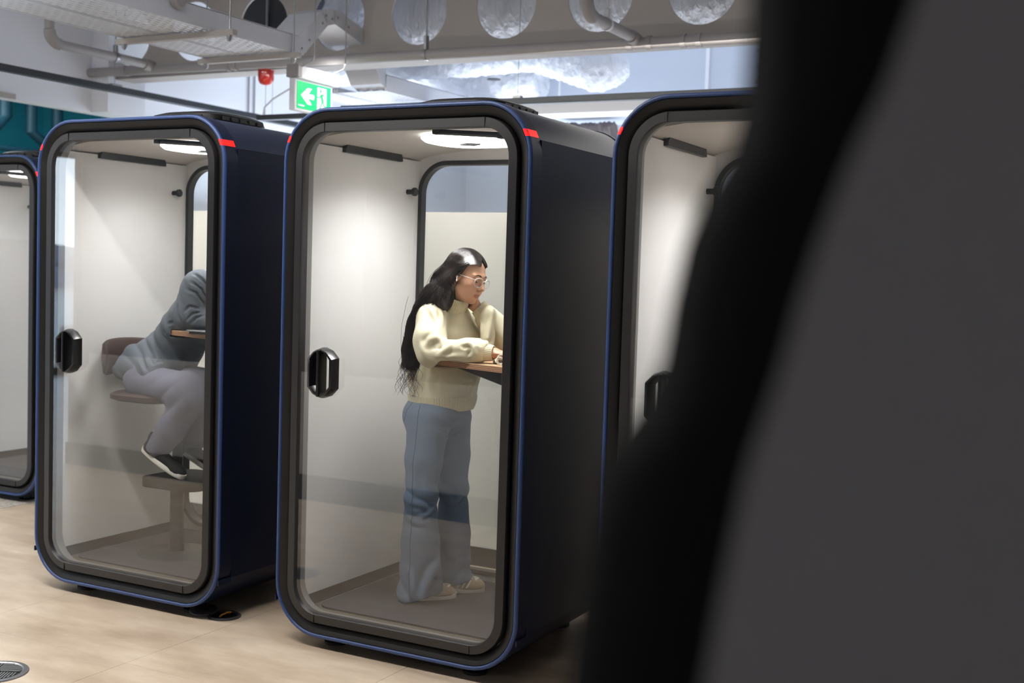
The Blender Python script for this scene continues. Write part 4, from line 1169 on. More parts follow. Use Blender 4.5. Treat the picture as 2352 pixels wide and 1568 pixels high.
# eyes, brows, lashes
for s in (1, -1):
    e = hl((.0715, .031*s, .000)); mb_ = MB()
    def head_pt(y, z, off=0.0):
        x = np.linspace(.13, .02, 120).astype(np.float32); q = np.stack([x, np.full_like(x, y), np.full_like(x, z)], -1); d = head_sdf(q)
        k = int(np.argmax(d < 0)); return hl((float(x[k])+off, y, z))
    def ep(az, el, r):
        az, el = math.radians(az), math.radians(el); cc = np.array([.070, .031*s, .001])
        return tuple(hl(cc+r*np.array([math.cos(el)*math.cos(az), s*math.sin(az)*math.cos(el), math.sin(el)])))
    AZ = np.linspace(-38, 46, 11); lo_ = [-24+5*(abs(t-4)/50)**2*10 for t in AZ]; up_e = [-24+15*math.cos(math.radians((t-4)*1.05*1.9))**1.0 if abs(t-4) < 45 else -24 for t in AZ]
    lo_ = [-27+9*(abs(t-4)/42)**2 for t in AZ]; up_e = [-18+8*(1-(abs(t-4)/42)**2) for t in AZ]
    eo = build('eye', MB().loft([[ep(t, e, .0161) for t, e in zip(AZ, lo_)], [ep(t, e, .0163) for t, e in zip(AZ, up_e)]], False, False, False), M['eyewhite'], wm_, True)
    build('iris', MB().loft([[ep(t, e, .0164) for t, e in zip(AZ[3:8], lo_[3:8])], [ep(t, e, .0166) for t, e in zip(AZ[3:8], up_e[3:8])]], False, False, False), M['iris'], eo, True)
    build('eyelash', MB().tube([ep(t, e+1, .0170+.0012*(k/10)) for k, (t, e) in enumerate(zip(AZ, up_e))], [.0005]+[.0011]*9+[.0005], 5), M['brow'], eo, True)
    br = [(y, .0235+.0055*math.sin(PI*min(1, u*1.15)**.9)) for u, y in zip(np.linspace(0, 1, 10), np.linspace(.013, .052, 10))]
    build('eyebrow', MB().tube([tuple(head_pt(y*s, z, -.0010+.0012*(k/9))) for k, (y, z) in enumerate(br)], [.0020, .0030, .0034, .0034, .0032, .0030, .0026, .0022, .0016, .0008], 6), M['brow'], wm_, True)
# sweater -----------------------------------------------------------
T = [((.440, .60, 1.035), (.152, .180)), ((.442, .60, 1.13), (.158, .185)), ((.445, .595, 1.25), (.138, .175)), ((.462, .58, 1.345), (.112, .160)), ((.500, .550, 1.405), (.070, .100))]
def dy_near(x): return .390-.354*(x-.60)
def ridge(d, p, pts, r, k=.014, groove=.007):
    g = cap_(p, pts[0], pts[1], 0, 0)
    for i in range(1, len(pts)-1): g = np.minimum(g, cap_(p, pts[i], pts[i+1], 0, 0))
    ctr = np.mean(np.array([pts[0], pts[-1]]), 0).astype(np.float32); ext = max(math.dist(q, ctr) for q in pts)
    fade = np.clip(1.35-ln(p-ctr)/ext, 0, 1); fade = fade*fade*(3-2*fade)
    return d-r*fade*(np.exp(-(g/k)**2)-groove*np.exp(-((g-2.0*k)/k)**2))
def sweater_base(p):
    ds = [eseg(p, T[i][0], T[i+1][0], T[i][1], T[i+1][1], FT, .5) for i in range(len(T)-1)]
    d = sun(ds, .03)
    d = smin(d, ell(p, (.545, .59, 1.285), (.070, .11, .07)), .05)
    d = smin(d, ell(p, (.515, .555, 1.385), (.062, .080, .045)), .04)
    arm = smin(cap_(p, (.474, .435, 1.385), (.508, .370, 1.285), .068, .068), cap_(p, (.508, .370, 1.285), (.522, .350, 1.228), .068, .058), .03)
    fore = cap_(p, (.530, .350, 1.240), (.735, .388, 1.254), .060, .047)
    fore = smin(fore, cap_(p, (.69, .375, 1.258), (.735, .39, 1.258), .050, .046), .02)
    arm = smin(arm, fore, .018)
    e = np.exp(-(ln(p-V3(.54, .31, 1.26))/.075)**2)
    arm = arm-.004*e*np.sin(p@V3(.62, .30, .72)*70+wav(p, 9, 3)*1.1)
    ontab = (p[..., 0] > .515) & (p[..., 1] > dy_near(p[..., 0])-.075)
    arm = np.where(ontab, np.maximum(arm, 1.2065-p[..., 2]), arm)
    d = smin(d, arm, .012)
    la = smin(cap_(p, (.505, .690, 1.365), (.745, .690, 1.282), .072, .062), cap_(p, (.745, .685, 1.275), (.655, .605, 1.385), .062, .048), .03)
    la = smin(la, cap_(p, (.70, .645, 1.33), (.652, .600, 1.394), .052, .047), .02)
    la = smin(la, ell(p, (.688, .560, 1.412), (.028, .032, .034)), .02)
    la = smin(la, cap_(p, (.680, .560, 1.40), (.692, .540, 1.275), .030, .030), .015)
    la = la-.005*np.sin(p@V3(.5, -.5, -.25)*95+wav(p, 10, 6)*1.2)*np.exp(-(ln(p-V3(.715, .58, 1.34))/.09)**2)
    la = np.where(p[..., 0] > .58, np.maximum(la, 1.2065-p[..., 2]), la)
    d = smin(d, la, .012)
    d = d-.0016*wav(p, 13, 11)-.005*np.exp(-((p[..., 2]-1.13)/.08)**2)*np.sin(p@V3(.95, .35, .30)*46+wav(p, 6, 2)*1.3)
    d = smax(d, (1.028-(p[..., 0]-.44)*.19-p[..., 2]).astype(np.float32), .006)
    # nothing passes through the desk board
    tab = (p[..., 2] < 1.2065) & (p[..., 2] > 1.172) & (p[..., 0] > .498) & (p[..., 1] > dy_near(p[..., 0])-.004) & (p[..., 1] < .455+1.47*(p[..., 0]-.498))
    return np.where(tab, np.maximum(d, .002), d)
FOLDS = folds_on(sweater_base, [
    ([(993, 684), (1004, 693), (1010, 708), (1015, 728), (1017, 749)], .014, .011, .8),
    ([(985, 700), (994, 716), (1004, 734), (1012, 756)], .008, .012, .6),
    ([(1037, 783), (1035, 792), (1028, 800), (1018, 808), (1003, 817)], .016, .013, .8),
    ([(1012, 776), (1000, 773), (986, 780), (976, 795)], .013, .013, .7),
    ([(1024, 790), (1010, 797), (996, 808)], .007, .009, .6),
    ([(1068, 787), (1077, 785), (1085, 791), (1089, 800), (1089, 811), (1083, 819)], .015, .009, .9),
    ([(1096, 792), (1102, 798), (1104, 807)], .007, .008, .6),
    ([(1002, 818), (1025, 819), (1050, 818), (1078, 817)], .008, .009, .5),
    ([(1128, 712), (1130, 726), (1126, 748), (1121, 775), (1117, 790)], .012, .010, .7),
    ([(1104, 738), (1106, 756), (1108, 775)], .006, .010, .5),
    ([(968, 760), (965, 782), (970, 806), (980, 828)], .007, .013, .5),
    ([(968, 838), (962, 862), (968, 890)], .009, .014, .6),
    ([(990, 848), (984, 872), (992, 905)], .006, .013, .5),
    ([(1090, 872), (1084, 893), (1076, 915)], .008, .012, .6),
    ([(986, 684), (985, 700), (986, 716)], -.003, .003, .0),
    ([(986, 716), (977, 723), (966, 732)], -.003, .003, .0)])
def sweater_f(p):
    d = sweater_base(p)
    for H, amp, w, gr in FOLDS: d = ridge(d, p, H, amp, w, gr)
    q = (p[..., 2] < 1.2065) & (p[..., 2] > 1.172) & (p[..., 0] > .498) & (p[..., 1] > dy_near(p[..., 0])-.004) & (p[..., 1] < .455+1.47*(p[..., 0]-.498))
    return np.where(q, np.maximum(d, .002), d)
sw = surf(sweater_f, (.24, .20, .95), (.86, .80, 1.48), .0036)
smooth_build('sweater', [sw], M['knit'], wm_)
swc = wm_.children[-1]
ribbed_band('turtleneck_collar', (.500, .550, 1.408), tuple(hl((-.022, 0, -.088))), FT, (.064, .068), (.053, .054), 44, .0020, M['rib'], wm_, .005, .002)
ribbed_band('hem_ribbing', (.441, .60, .972), (.440, .60, 1.034), FT+np.array([0, 0, -.19]), (.136, .162), (.152, .180), 84, .0020, M['rib'], wm_, .004, .004)
ribbed_band('cuff', (.738, .389, 1.252), (.800, .405, 1.2495), (0, 0, 1), (.043, .042), (.030, .036), 30, .0016, M['rib'], wm_, .003)
ribbed_band('cuff', (.664, .600, 1.385), (.622, .575, 1.432), (0, 1, 0), (.048, .046), (.036, .036), 32, .0016, M['rib'], wm_, .003)
# jeans ---------------------------------------------------------------
def leg_f(p, pts, rs, k=.02):
    return sun([cap_(p, pts[i], pts[i+1], rs[i], rs[i+1]) for i in range(len(pts)-1)], k)
RLEG = [(.435, .500, .92), (.432, .465, .76), (.434, .452, .60), (.436, .452, .40), (.444, .455, .17)]
LLEG = [(.455, .650, .92), (.466, .655, .76), (.478, .655, .60), (.476, .665, .40), (.482, .672, .18)]
def jeans_f(p):
    d = eseg(p, (.445, .575, .955), (.442, .595, 1.09), (.128, .160), (.108, .138), FT, .5)
    d = smin(d, ell(p, (.370, .55, .945), (.075, .12, .085)), .04)
    r_ = leg_f(p, RLEG, (.098, .082, .069, .084, .100)); l_ = leg_f(p, LLEG, (.095, .078, .064, .072, .084))
    kn = np.exp(-((p[..., 2]-.60)/.06)**2); hm_ = np.exp(-((p[..., 2]-.20)/.10)**2)
    f_ = -.008*kn*crease(p@V3(.45, .2, .9)*70+wav(p, 8, 21)*1.8)-.010*hm_*crease(p@V3(.55, .2, .8)*60+wav(p, 9, 22)*1.8)-.003*wav(p, 9, 23)
    r_ = smax(r_+f_, -(p[..., 2]-.140-.34*np.maximum(p[..., 0]-.43, 0)-.2*np.maximum(p[..., 1]-.46, 0)), .004)
    l_ = smax(l_+f_, -(p[..., 2]-.160-.30*np.maximum(p[..., 0]-.46, 0)), .004)
    legs = smin(r_, l_, .012)
    # crotch creases
    cr = np.exp(-(ln(p-V3(.56, .53, .93))/.08)**2)
    d = smin(d, legs, .035)-.007*cr*crease(p@V3(.2, .3, 1)*120+wav(p, 6, 25)*1.4)
    return smax(d, p[..., 2]-1.085, .004)
JF = folds_on(jeans_f, [
    ([(1008, 1288), (996, 1308), (984, 1332), (976, 1365)], .020, .018, .8), ([(1012, 1320), (1004, 1332), (992, 1345)], .014, .011, .9), ([(940, 1300), (950, 1335), (948, 1370)], .012, .016, .7),
    ([(928, 1168), (944, 1154), (968, 1158), (988, 1170)], .011, .010, .8), ([(1006, 1142), (1000, 1160), (984, 1180), (965, 1190)], .012, .010, .8), ([(935, 1190), (955, 1200), (985, 1202)], .008, .010, .7),
    ([(926, 1016), (932, 1026), (944, 1030)], .007, .007, .8), ([(990, 978), (1005, 986), (1022, 988)], -.006, .007, .8), ([(1012, 965), (1028, 975), (1046, 976)], -.005, .006, .7), ([(1022, 1000), (1040, 996), (1060, 985)], -.006, .007, .7),
    ([(1010, 1000), (1012, 1040), (1008, 1090)], -.006, .012, .5), ([(1062, 1140), (1050, 1152), (1036, 1158)], .010, .009, .8), ([(1056, 1290), (1045, 1305), (1035, 1330)], .012, .014, .8),
    ([(950, 1060), (952, 1110), (948, 1140)], .006, .016, .5)])
_jf = jeans_f
def jeans_f(p):
    d = _jf(p)
    for H, amp, w, gr in JF: d = ridge(d, p, H, amp, w, gr)
    return d
jn = surf(jeans_f, (.26, .32, .10), (.66, .80, 1.10), .0042)
jo = smooth_build('jeans', [jn], M['denim'], wm_)
def stick(fn, pts, n=40, out=.001, ctr=None):
    """march each point of a path outwards/inwards in the horizontal plane onto the surface of fn"""
    P = catmull(pts, n); O = []
    for q in P:
        c = np.array([ctr(q[2])[0], ctr(q[2])[1], q[2]]); dr = q-c; dr /= np.linalg.norm(dr)
        ts = np.linspace(.25, .0, 160); S_ = (c+dr*ts[:, None]).astype(np.float32); dd = fn(S_)
        k = int(np.argmax(dd < 0)); O.append(tuple(c+dr*(ts[k]+out)))
    return O
def rctr(z):
    zs = [a[2] for a in RLEG][::-1]; return (np.interp(z, zs, [a[0] for a in RLEG][::-1]), np.interp(z, zs, [a[1] for a in RLEG][::-1]))
cam_side = lambda z, da=0: (rctr(z)[0]+.3*math.cos(math.radians(-88+da)), rctr(z)[1]+.3*math.sin(math.radians(-88+da)), z)
sp = stick(jeans_f, [cam_side(z) for z in (1.0, .9, .8, .7, .6, .5, .4, .3, .2, .155)], 90, .0004, rctr)
build('side_seam', MB().tube(sp, .0022, 5), M['seam'], jo, True)
pk = stick(jeans_f, [cam_side(1.035, -38), cam_side(.99, -44), cam_side(.93, -50), cam_side(.915, -66)], 30, .0003, rctr)
build('pocket_seam', MB().tube(pk, .0018, 5), M['seam'], jo, True)
hemp = []
# shoes ------------------------------------------------------------------
def shoe(parent, heel, toe, z0, m_up, m_sole, stripes, sc_=1.0, pitch=0.0, name='shoe'):
    heel = np.array(heel, float); toe = np.array(toe, float); d_ = toe-heel; L = np.linalg.norm(d_); f = d_/L
    side = np.cross(np.array([0, 0, 1.0]), f); side /= np.linalg.norm(side); upv = np.cross(f, side)
    Rm = np.stack([f, side, upv]); o = heel
    def up(p):
        q = to_local(p, Rm, o.astype(np.float32))
        d = ell(q, (.055, 0, .035), (.055, .034, .045)); d = smin(d, ell(q, (.13, 0, .028), (.070, .038, .034)), .03); d = smin(d, ell(q, (L-.065, .003, .022), (.066, .041, .027)), .03)
        d = smin(d, cap_(q, (.05, 0, .05), (.045, 0, .095), .034, .036), .02)
        d = smax(d, -cap_(q, (.045, 0, .085), (.043, 0, .14), .026, .030), .004)
        return smax(d, .016-q[..., 2], .004)
    u = surf(up, np.minimum(heel, toe)-.08, np.maximum(heel, toe)+.13, .0032)
    s_ = smooth_build(name, [u], m_up, parent)
    ol = []
    for k in range(36):
        a = 2*PI*k/36; x = L/2+(L/2+.004)*math.cos(a); w = (.036+.008*(x/L))*(abs(math.sin(a))**.75)*(1 if math.sin(a) >= 0 else -1); ol.append((x, w))
    def P(x, y, z): return tuple(o+f*x+side*y+upv*z)
    build('sole', MB().loft([[P(x, y*.96, .0) for x, y in ol], [P(x, y, .004) for x, y in ol], [P(x, y, .022) for x, y in ol], [P(x, y*.95, .025) for x, y in ol]], True, True), m_sole, s_, True)
    if stripes:
        def onsurf(x, z, sd):
            ys = np.linspace(.07, 0, 90); S_ = np.array([o+f*x+side*(y*sd)+upv*z for y in ys], np.float32); dd = up(S_); k = int(np.argmax(dd < 0)); return tuple(o+f*x+side*((ys[k]+.0012)*sd)+upv*z)
        def ontop(x, y):
            zs = np.linspace(.10, .0, 90); S_ = np.array([o+f*x+side*y+upv*z for z in zs], np.float32); dd = up(S_); k = int(np.argmax(dd < 0)); return tuple(o+f*x+side*y+upv*(zs[k]+.0015))
        for sd in (-1, 1):
            for k in range(3):
                x = .075+k*.021
                build('stripe', MB().tube([onsurf(x+t*.022, .026+t*.030, sd) for t in (0, .33, .66, 1)], .0042, 6), M['shoe_white'], s_, True)
        for k in range(4):
            x = .112+k*.017; build('lace', MB().tube([ontop(x, y) for y in (-.018, -.006, .006, .018)], .003, 6), M['shoe_white'], s_, True)
        build('toe_cap', MB().tube([ontop(L-.045+.018*(1-abs(t)), t*.026) for t in (-1, -.5, 0, .5, 1)], .006, 6), M['shoe_white'], s_, True)
    return s_
shoe(wm_, (.392, .425, .138), (.545, .585, .138), .138, M['shoe_tan'], M['shoe_white'], True)
shoe(wm_, (.440, .615, .138), (.600, .745, .138), .138, M['shoe_tan'], M['shoe_white'], True)
# hair ---------------------------------------------------------------------
def hair_f(p):
    q = to_local(p, HR, HO.astype(np.float32), HS); m = np.stack([q[..., 0], np.abs(q[..., 1]), q[..., 2]], -1)
    capd = ell(q, (-.018, 0, .042), (.101, .082, .090))
    side_ = sun([cap_(m, (.020, .066, .055), (-.030, .070, -.02), .020, .024), cap_(m, (-.03, .066, -.02), (-.06, .05, -.09), .026, .03)], .02)
    capd = smin(capd, side_, .02)
    # keep the face clear: plane from front hairline to just in front of the ear, opened around the centre part
    fx = q[..., 0]-(.052-.30*np.maximum(.095-q[..., 2], 0)*1.05-m[..., 1]*.10)
    capd = smax(capd, fx, .010)
    tail = sun([cap_(p, hl((-.065, 0, .0)), (.484, .480, 1.470), .068, .064), cap_(p, (.484, .480, 1.470), (.438, .445, 1.412), .058, .042), cap_(p, (.438, .445, 1.412), (.404, .425, 1.33), .040, .026),
                cap_(p, (.404, .425, 1.33), (.392, .41, 1.23), .026, .018), cap_(p, (.392, .41, 1.23), (.398, .40, 1.16), .018, .006)], .03)
    d = smin(capd, tail, .03)
    # swept lock in front of the shoulder, behind the ear
    d = smin(d, cap_(p, hl((-.045, -.058, -.045)), (.530, .435, 1.440), .034, .024), .025)
    return d-.0012*np.sin(q@V3(60, 300, 60)+wav(q, 20, 5))
hm2 = surf(hair_f, (.30, .33, 1.10), (.74, .66, 1.72), .0032)
ho = smooth_build('hair', [hm2], M['hair'], wm_)
rs_ = np.random.RandomState(5); paths = []
def cap_pt(x, y, z):     # push a head-local point out onto the hair cap
    q = np.array([x, y, z], float)-np.array([-.018, 0, .042]); k = np.sqrt(((q/np.array([.101, .082, .090]))**2).sum()); q = q/k*(1.015+rs_.rand()*.02)
    return q+np.array([-.018, 0, .042])
TAIL = [(.484, .460, 1.470), (.438, .430, 1.412), (.404, .410, 1.33), (.390, .398, 1.23), (.395, .392, 1.16)]
for k in range(2800):
    sd = -1 if rs_.rand() < .74 else 1
    x0 = rs_.uniform(-.090, .084) if rs_.rand() < .7 else rs_.uniform(.03, .084)
    a = cap_pt(x0, sd*.002, .13); pts = [hl(a)]
    xe = -.012-.5*(.084-x0)*.9+rs_.randn()*.006
    for t in (.22, .45, .7, .9):
        ang = .10+t*1.75; xx = x0+(xe-x0)*t*t; kk = math.sqrt(max(1-((xx+.018)/.104)**2, .12))
        pts.append(hl((xx, sd*.086*math.sin(ang)*kk**.6, .042+.092*math.cos(ang)*kk)))
    pts.append(hl((xe-.030+rs_.randn()*.008, sd*(.080+rs_.rand()*.010), -.045-rs_.rand()*.02)))
    off = rs_.randn(3)*.013; L_ = rs_.uniform(2.2, 5)
    w0 = rs_.rand()*6.28
    for j, tq in enumerate(TAIL[:int(math.ceil(L_))]):
        wv = .006*j; r_ = (.072, .050, .034, .024, .020)[j]
        oo = off/np.linalg.norm(off)*r_*rs_.uniform(.75, 1.08)
        if sd > 0 and j == 0: oo = oo+np.array([0, .05, .01])
        pts.append(np.array(tq)+np.array([0, .012, 0])+oo+wv*np.array([math.sin(w0+j*2.1), math.cos(w0+j*1.7), 0]))
    paths.append(catmull(pts, 60))
for k in range(420):
    u, v_ = rs_.rand(), rs_.randn()*.006
    pts = [hl((-.005-.05*u, -.082, .03+v_)), hl((-.020-.045*u, -.088, -.03+v_)), hl((-.035-.03*u, -.088, -.075)), (.520-.03*u+v_, .412+.02*u, 1.452), (.528-.02*u+v_*2, .420, 1.425-.012*rs_.rand())]
    paths.append(catmull([np.array(q) for q in pts], 40))
# loose curls at the ends and flyaway hairs
for k in range(46):
    b = np.array((.392, .394, 1.23))+rs_.randn(3)*np.array([.018, .014, .03]); pts = [b]
    w0 = rs_.rand()*6.28; A_ = rs_.uniform(.010, .026); dx = rs_.uniform(-.05, .06)
    for j in range(1, 9): pts.append(b+np.array([dx*j/8+A_*math.sin(w0+j*1.15)*(j/8), A_*math.cos(w0+j*1.0)*.6, -.022*j]))
    paths.append(catmull(pts, 40))
for k in range(16):
    b = np.array((.415, .405, 1.40))+rs_.randn(3)*np.array([.03, .02, .04]); pts = [b]; dx = -rs_.uniform(.015, .05)
    for j in range(1, 7): pts.append(b+np.array([dx*math.sin(j/6*2.2), rs_.randn()*.004, -.042*j]))
    paths.append(catmull(pts, 24))
ALL = np.concatenate(paths).astype(np.float32)
for _ in range(2):
    d0 = hair_f(ALL); g_ = np.stack([hair_f(ALL+V3(*e_))-d0 for e_ in ((.002, 0, 0), (0, .002, 0), (0, 0, .002))], -1); g_ /= np.maximum(ln(g_), 1e-6)[:, None]
    tgt = np.repeat(rs_.uniform(.0006, .0042, len(paths)), [len(P_) for P_ in paths]).astype(np.float32)
    need = np.clip(tgt-d0, 0, .05); ALL = ALL+g_*need[:, None]
k0 = 0; q2 = []
for P_ in paths: q2.append(ALL[k0:k0+len(P_)].astype(float)); k0 += len(P_)
for P_ in q2:      # relax the pushed strands
    for _ in range(2): P_[1:-1] = .5*P_[1:-1]+.25*(P_[:-2]+P_[2:])
paths = q2
st = strands('hair_strands', paths, .0008, M['hair'], ho); st['kind'] = 'stuff'
# glasses ---------------------------------------------------------------------
gl_ = thing('eyeglasses', 'clear-framed eyeglasses on the standing woman', 'glasses')
def gp_(y, z, x=None): 
    return hl(((.104-.35*abs(y)**1.35*1.2) if x is None else x, y, z))
for s in (1, -1):
    lens = []
    for k in range(24):
        a = 2*PI*k/24; c_, s_ = math.cos(a), math.sin(a); e = 3.0
        lens.append((s*.035+.0255*abs(c_)**(2/e)*(1 if c_ >= 0 else -1), -.004+.0215*abs(s_)**(2/2.6)*(1 if s_ >= 0 else -1)*(1-.10*(s_ < 0)*abs(c_))))
    rim = [tuple(gp_(y, z)) for y, z in lens]+[tuple(gp_(*lens[0]))]
    ro = build('rim', MB().tube(rim, .0015, 6, False), M['clear'], gl_, True)
    build('lens', MB().add([tuple(gp_(y, z)) for y, z in lens], [tuple(range(24))]), M['glass_small'], ro)
    tp_ = [gp_(s*.057, .006), hl((.082, s*.069, .008)), hl((.045, s*.0745, .008)), hl((.0, s*.080, .010)), hl((-.012, s*.081, .002)), hl((-.020, s*.079, -.012))]
    build('temple', MB().tube([tuple(q) for q in tp_], .0014, 6), M['clear'], gl_, True)
build('bridge', MB().tube([tuple(gp_(.0105, .004)), tuple(hl((.1075, 0, .008))), tuple(gp_(-.0105, .004))], .0016, 6), M['clear'], gl_, True)
eb = thing('earbud', 'white wireless earbud in the standing woman\'s ear', 'earbud')
build('bud', MB().lathe([(.001, -.004), (.0045, -.002), (.005, .002), (.003, .004), (.001, .005)], 14, tuple(hl((.006, -.084, -.002)))), M['earbud'], eb, True)
build('stem', MB().tube([tuple(hl((.007, -.087, -.002))), tuple(hl((.013, -.088, -.022)))], .0024, 8), M['earbud'], eb, True)
er = thing('earring', 'small gold hoop earring below the white earbud', 'earring')
c0 = (.000, -.084, -.042)
build('hoop', MB().tube([tuple(hl((c0[0]+.0075*math.cos(a), c0[1], c0[2]+.0085*math.sin(a)))) for a in np.linspace(0, 2*PI, 17)], .0014, 6, False), M['gold'], er, True)
# desk items ---------------------------------------------------------------------
lt = thing('laptop', 'slim silver laptop on the desk under the standing woman\'s hand', 'laptop', (.80, .40, 1.2055), math.radians(4))
build('base', MB().bbox(0, .215, 0, .31, 0, .013, .003), M['silver'], lt)
kb = MB()
for i in range(5):
    for j in range(14): kb.box(.075+i*.020, .092+i*.020, .022+j*.0195, .039+j*.0195, .013, .0145)
k_ = build('keyboard', kb, M['black'], lt); k_['kind'] = 'stuff'
build('trackpad', MB().box(.010, .066, .10, .21, .013, .0134), M['darkgrey'], lt)
ld = MB().prism([(.212, .010), (.218, .008), (.262, .205), (.256, .206)], 'y', .002, .308)
lid = build('lid', ld, M['silver'], lt)
build('display', MB().add([(.2155, .012, .024), (.2155, .298, .024), (.2535, .298, .196), (.2535, .012, .196)], [(0, 1, 2, 3)]), M['gloss_black'], lid)
bd = thing('pearl_hair_tie', 'small pearl bead hair tie lying on the desk by the laptop', 'hair tie', (.868, .352, 1.2055))
def sph(mb_, c, r, n=8):
    return mb_.lathe([(r*math.sin(PI*k/6), -r*math.cos(PI*k/6)) for k in range(7)], n, c)
for ring, (yy, rr_, zc_, nb_) in enumerate(((0, .021, .024, 18), (-.014, .016, .019, 14))):
    for k in range(nb_):
        a = 2*PI*k/nb_; mb_ = MB(); sph(mb_, (rr_*math.cos(a), yy, zc_+rr_*math.sin(a)*.92), .0036); build('bead', mb_, M['pearl'], bd, True)
mb_ = MB(); mb_.tube([(-.020, -.004, .012), (-.026, 0, .018), (-.022, .004, .026)], .006, 8); build('scrunchie', mb_, M['rib'], bd, True)

# ---------------------------------------------------------------- the seated person in the left booth
mn_ = thing('person', 'seated person in grey shirt and trousers bent over the booth desk', 'person')
FM = np.array([1.0, -0.04, 0.0])
def mskin(p):
    d = sun([eseg(p, (-1.21, .55, 1.04), (-1.08, .575, 1.26), (.08, .11), (.07, .10), FM), eseg(p, (-1.08, .575, 1.26), (-.90, .56, 1.41), (.08, .12), (.07, .11), FM)], .04)
    d = smin(d, cap_(p, (-.84, .50, 1.45), (-.72, .50, 1.53), .055, .05), .03)
    d = smin(d, cap_(p, (-.79, .37, 1.46), (-.82, .33, 1.335), .042, .036), .03); d = smin(d, cap_(p, (-.82, .33, 1.318), (-.62, .38, 1.30), .034, .024), .01)
    d = smin(d, cap_(p, (-.815, .64, 1.45), (-.80, .70, 1.32), .045, .038), .03); d = smin(d, cap_(p, (-.80, .70, 1.31), (-.64, .53, 1.285), .036, .026), .01)
    for y in (.38, .58):
        d = smin(d, cap_(p, (-1.18, y+.02, 1.0), (-.88, y, .955), .07, .05), .03); d = smin(d, cap_(p, (-.88, y, .955), (-1.06, y, .66), .05, .035), .01)
    return d
mb1 = surf(mskin, (-1.38, .2, .58), (-.58, .80, 1.62), .012)
MO = np.array([-.64, .50, 1.60]); MR = frame((.72, 0, -.70), (.70, 0, .72))
mh = surf(lambda p: head_sdf(to_local(p, MR, MO.astype(np.float32), 1.03)), MO-.15, MO+.15, .004)
mhands = []
for o_, fw in (((-.630, .385, 1.268), (.95, .20, 0)), ((-.630, .53, 1.268), (.95, -.20, 0))):
    Rm = frame(fw, (0, 0, 1)); o_ = np.array(o_)
    mhands.append(surf(lambda p: hand_sdf(to_local(p, Rm, o_.astype(np.float32)), (.15, .2, .2, .25), .02, .4), o_-(.05, .1, .06), o_+(.2, .1, .06), .003))
smooth_build('body', [mb1+(skc(len(mb1[0])),), mh+(head_col((mh[0]-MO)@MR.T/1.03),)]+[h_+(skc(len(h_[0])),) for h_ in mhands], M['skin'], mn_, col=True)
def mhair(p):
    q = to_local(p, MR, MO.astype(np.float32), 1.03)
    d = ell(q, (-.018, 0, .046), (.100, .080, .088)); return smax(d, q[..., 0]-(.055-.30*np.maximum(.09-q[..., 2], 0)*1.6), .01)-.0015*wav(q, 90, 3)
mhm = surf(mhair, MO-.17, MO+.17, .004)
smooth_build('hair', [mhm], M['hair'], mn_)
TM = [((-1.235, .545, 1.00), (.150, .165)), ((-1.160, .575, 1.12), (.130, .150)), ((-1.050, .575, 1.25), (.110, .145)), ((-.925, .57, 1.385), (.106, .155)), ((-.820, .555, 1.475), (.075, .130))]
def shirt_base(p):
    d = sun([eseg(p, TM[i][0], TM[i+1][0], TM[i][1], TM[i+1][1], FM, .5) for i in range(len(TM)-1)], .03)
    arm = smin(cap_(p, (-.790, .370, 1.480), (-.815, .330, 1.345), .078, .066), cap_(p, (-.820, .330, 1.322), (-.64, .375, 1.305), .060, .045), .025)
    arm = arm-.003*crease(p@V3(.75, .1, .75)*85+wav(p, 9, 31)*1.6)*np.exp(-((p[..., 2]-1.38)/.14)**2)
    larm = smin(cap_(p, (-.815, .65, 1.455), (-.80, .70, 1.32), .075, .062), cap_(p, (-.80, .70, 1.310), (-.66, .54, 1.30), .060, .045), .025)
    d = smin(d, arm, .020); d = smin(d, larm, .02)
    # loose tail hanging over the thigh and the seat
    d = smin(d, cap_(p, (-1.24, .45, 1.06), (-1.11, .41, 1.03), .10, .08), .04)
    d = smin(d, cap_(p, (-1.27, .44, 1.09), (-1.30, .38, 1.04), .06, .04), .04)
    d = d-.0045*crease(p@V3(.65, .3, .45)*120+wav(p, 10, 32)*3.0)*np.exp(-((p[..., 2]-1.16)/.16)**2)-.004*wav(p, 17, 33)
    cut = np.where(p[..., 0] < -.99, .955-p[..., 2]-.15*(p[..., 0]+1.2), -1.0)
    d = smax(d, cut.astype(np.float32), .004)
    q0 = p[..., 0]+1.495+.07; q1 = p[..., 1]-.024
    tab = (p[..., 2] < 1.2535) & (p[..., 2] > 1.219) & (q0 > .498) & (q1 > dy_near(q0)-.004) & (q1 < .455+1.47*(q0-.498))
    return np.where(tab, np.maximum(d, .002), d)
SF = folds_on(shirt_base, [
    ([(446, 629), (462, 641), (480, 662)], -.011, .007, .7), ([(440, 647), (462, 664), (474, 688)], -.012, .007, .7), ([(430, 664), (450, 673), (466, 696)], -.010, .007, .6),
    ([(423, 715), (436, 703), (456, 708)], -.011, .007, .7), ([(428, 735), (443, 720), (464, 717)], -.009, .006, .7), ([(438, 742), (452, 730), (470, 724)], -.007, .006, .6),
    ([(462, 655), (476, 672), (480, 690)], -.008, .006, .6),
    ([(404, 676), (407, 700), (412, 735)], -.010, .009, .5), ([(372, 735), (385, 744), (398, 740)], -.008, .008, .7), ([(360, 752), (376, 760), (384, 772)], -.009, .008, .7),
    ([(345, 776), (338, 798), (344, 826)], .011, .010, .8), ([(330, 800), (326, 822), (336, 850)], -.010, .009, .7), ([(378, 800), (396, 812), (414, 812)], .010, .010, .9),
    ([(342, 825), (350, 842), (372, 836), (400, 822)], .013, .011, .9), ([(345, 860), (352, 872), (366, 866), (390, 846)], .011, .010, .9), ([(352, 780), (364, 800), (360, 826)], -.009, .008, .7)])
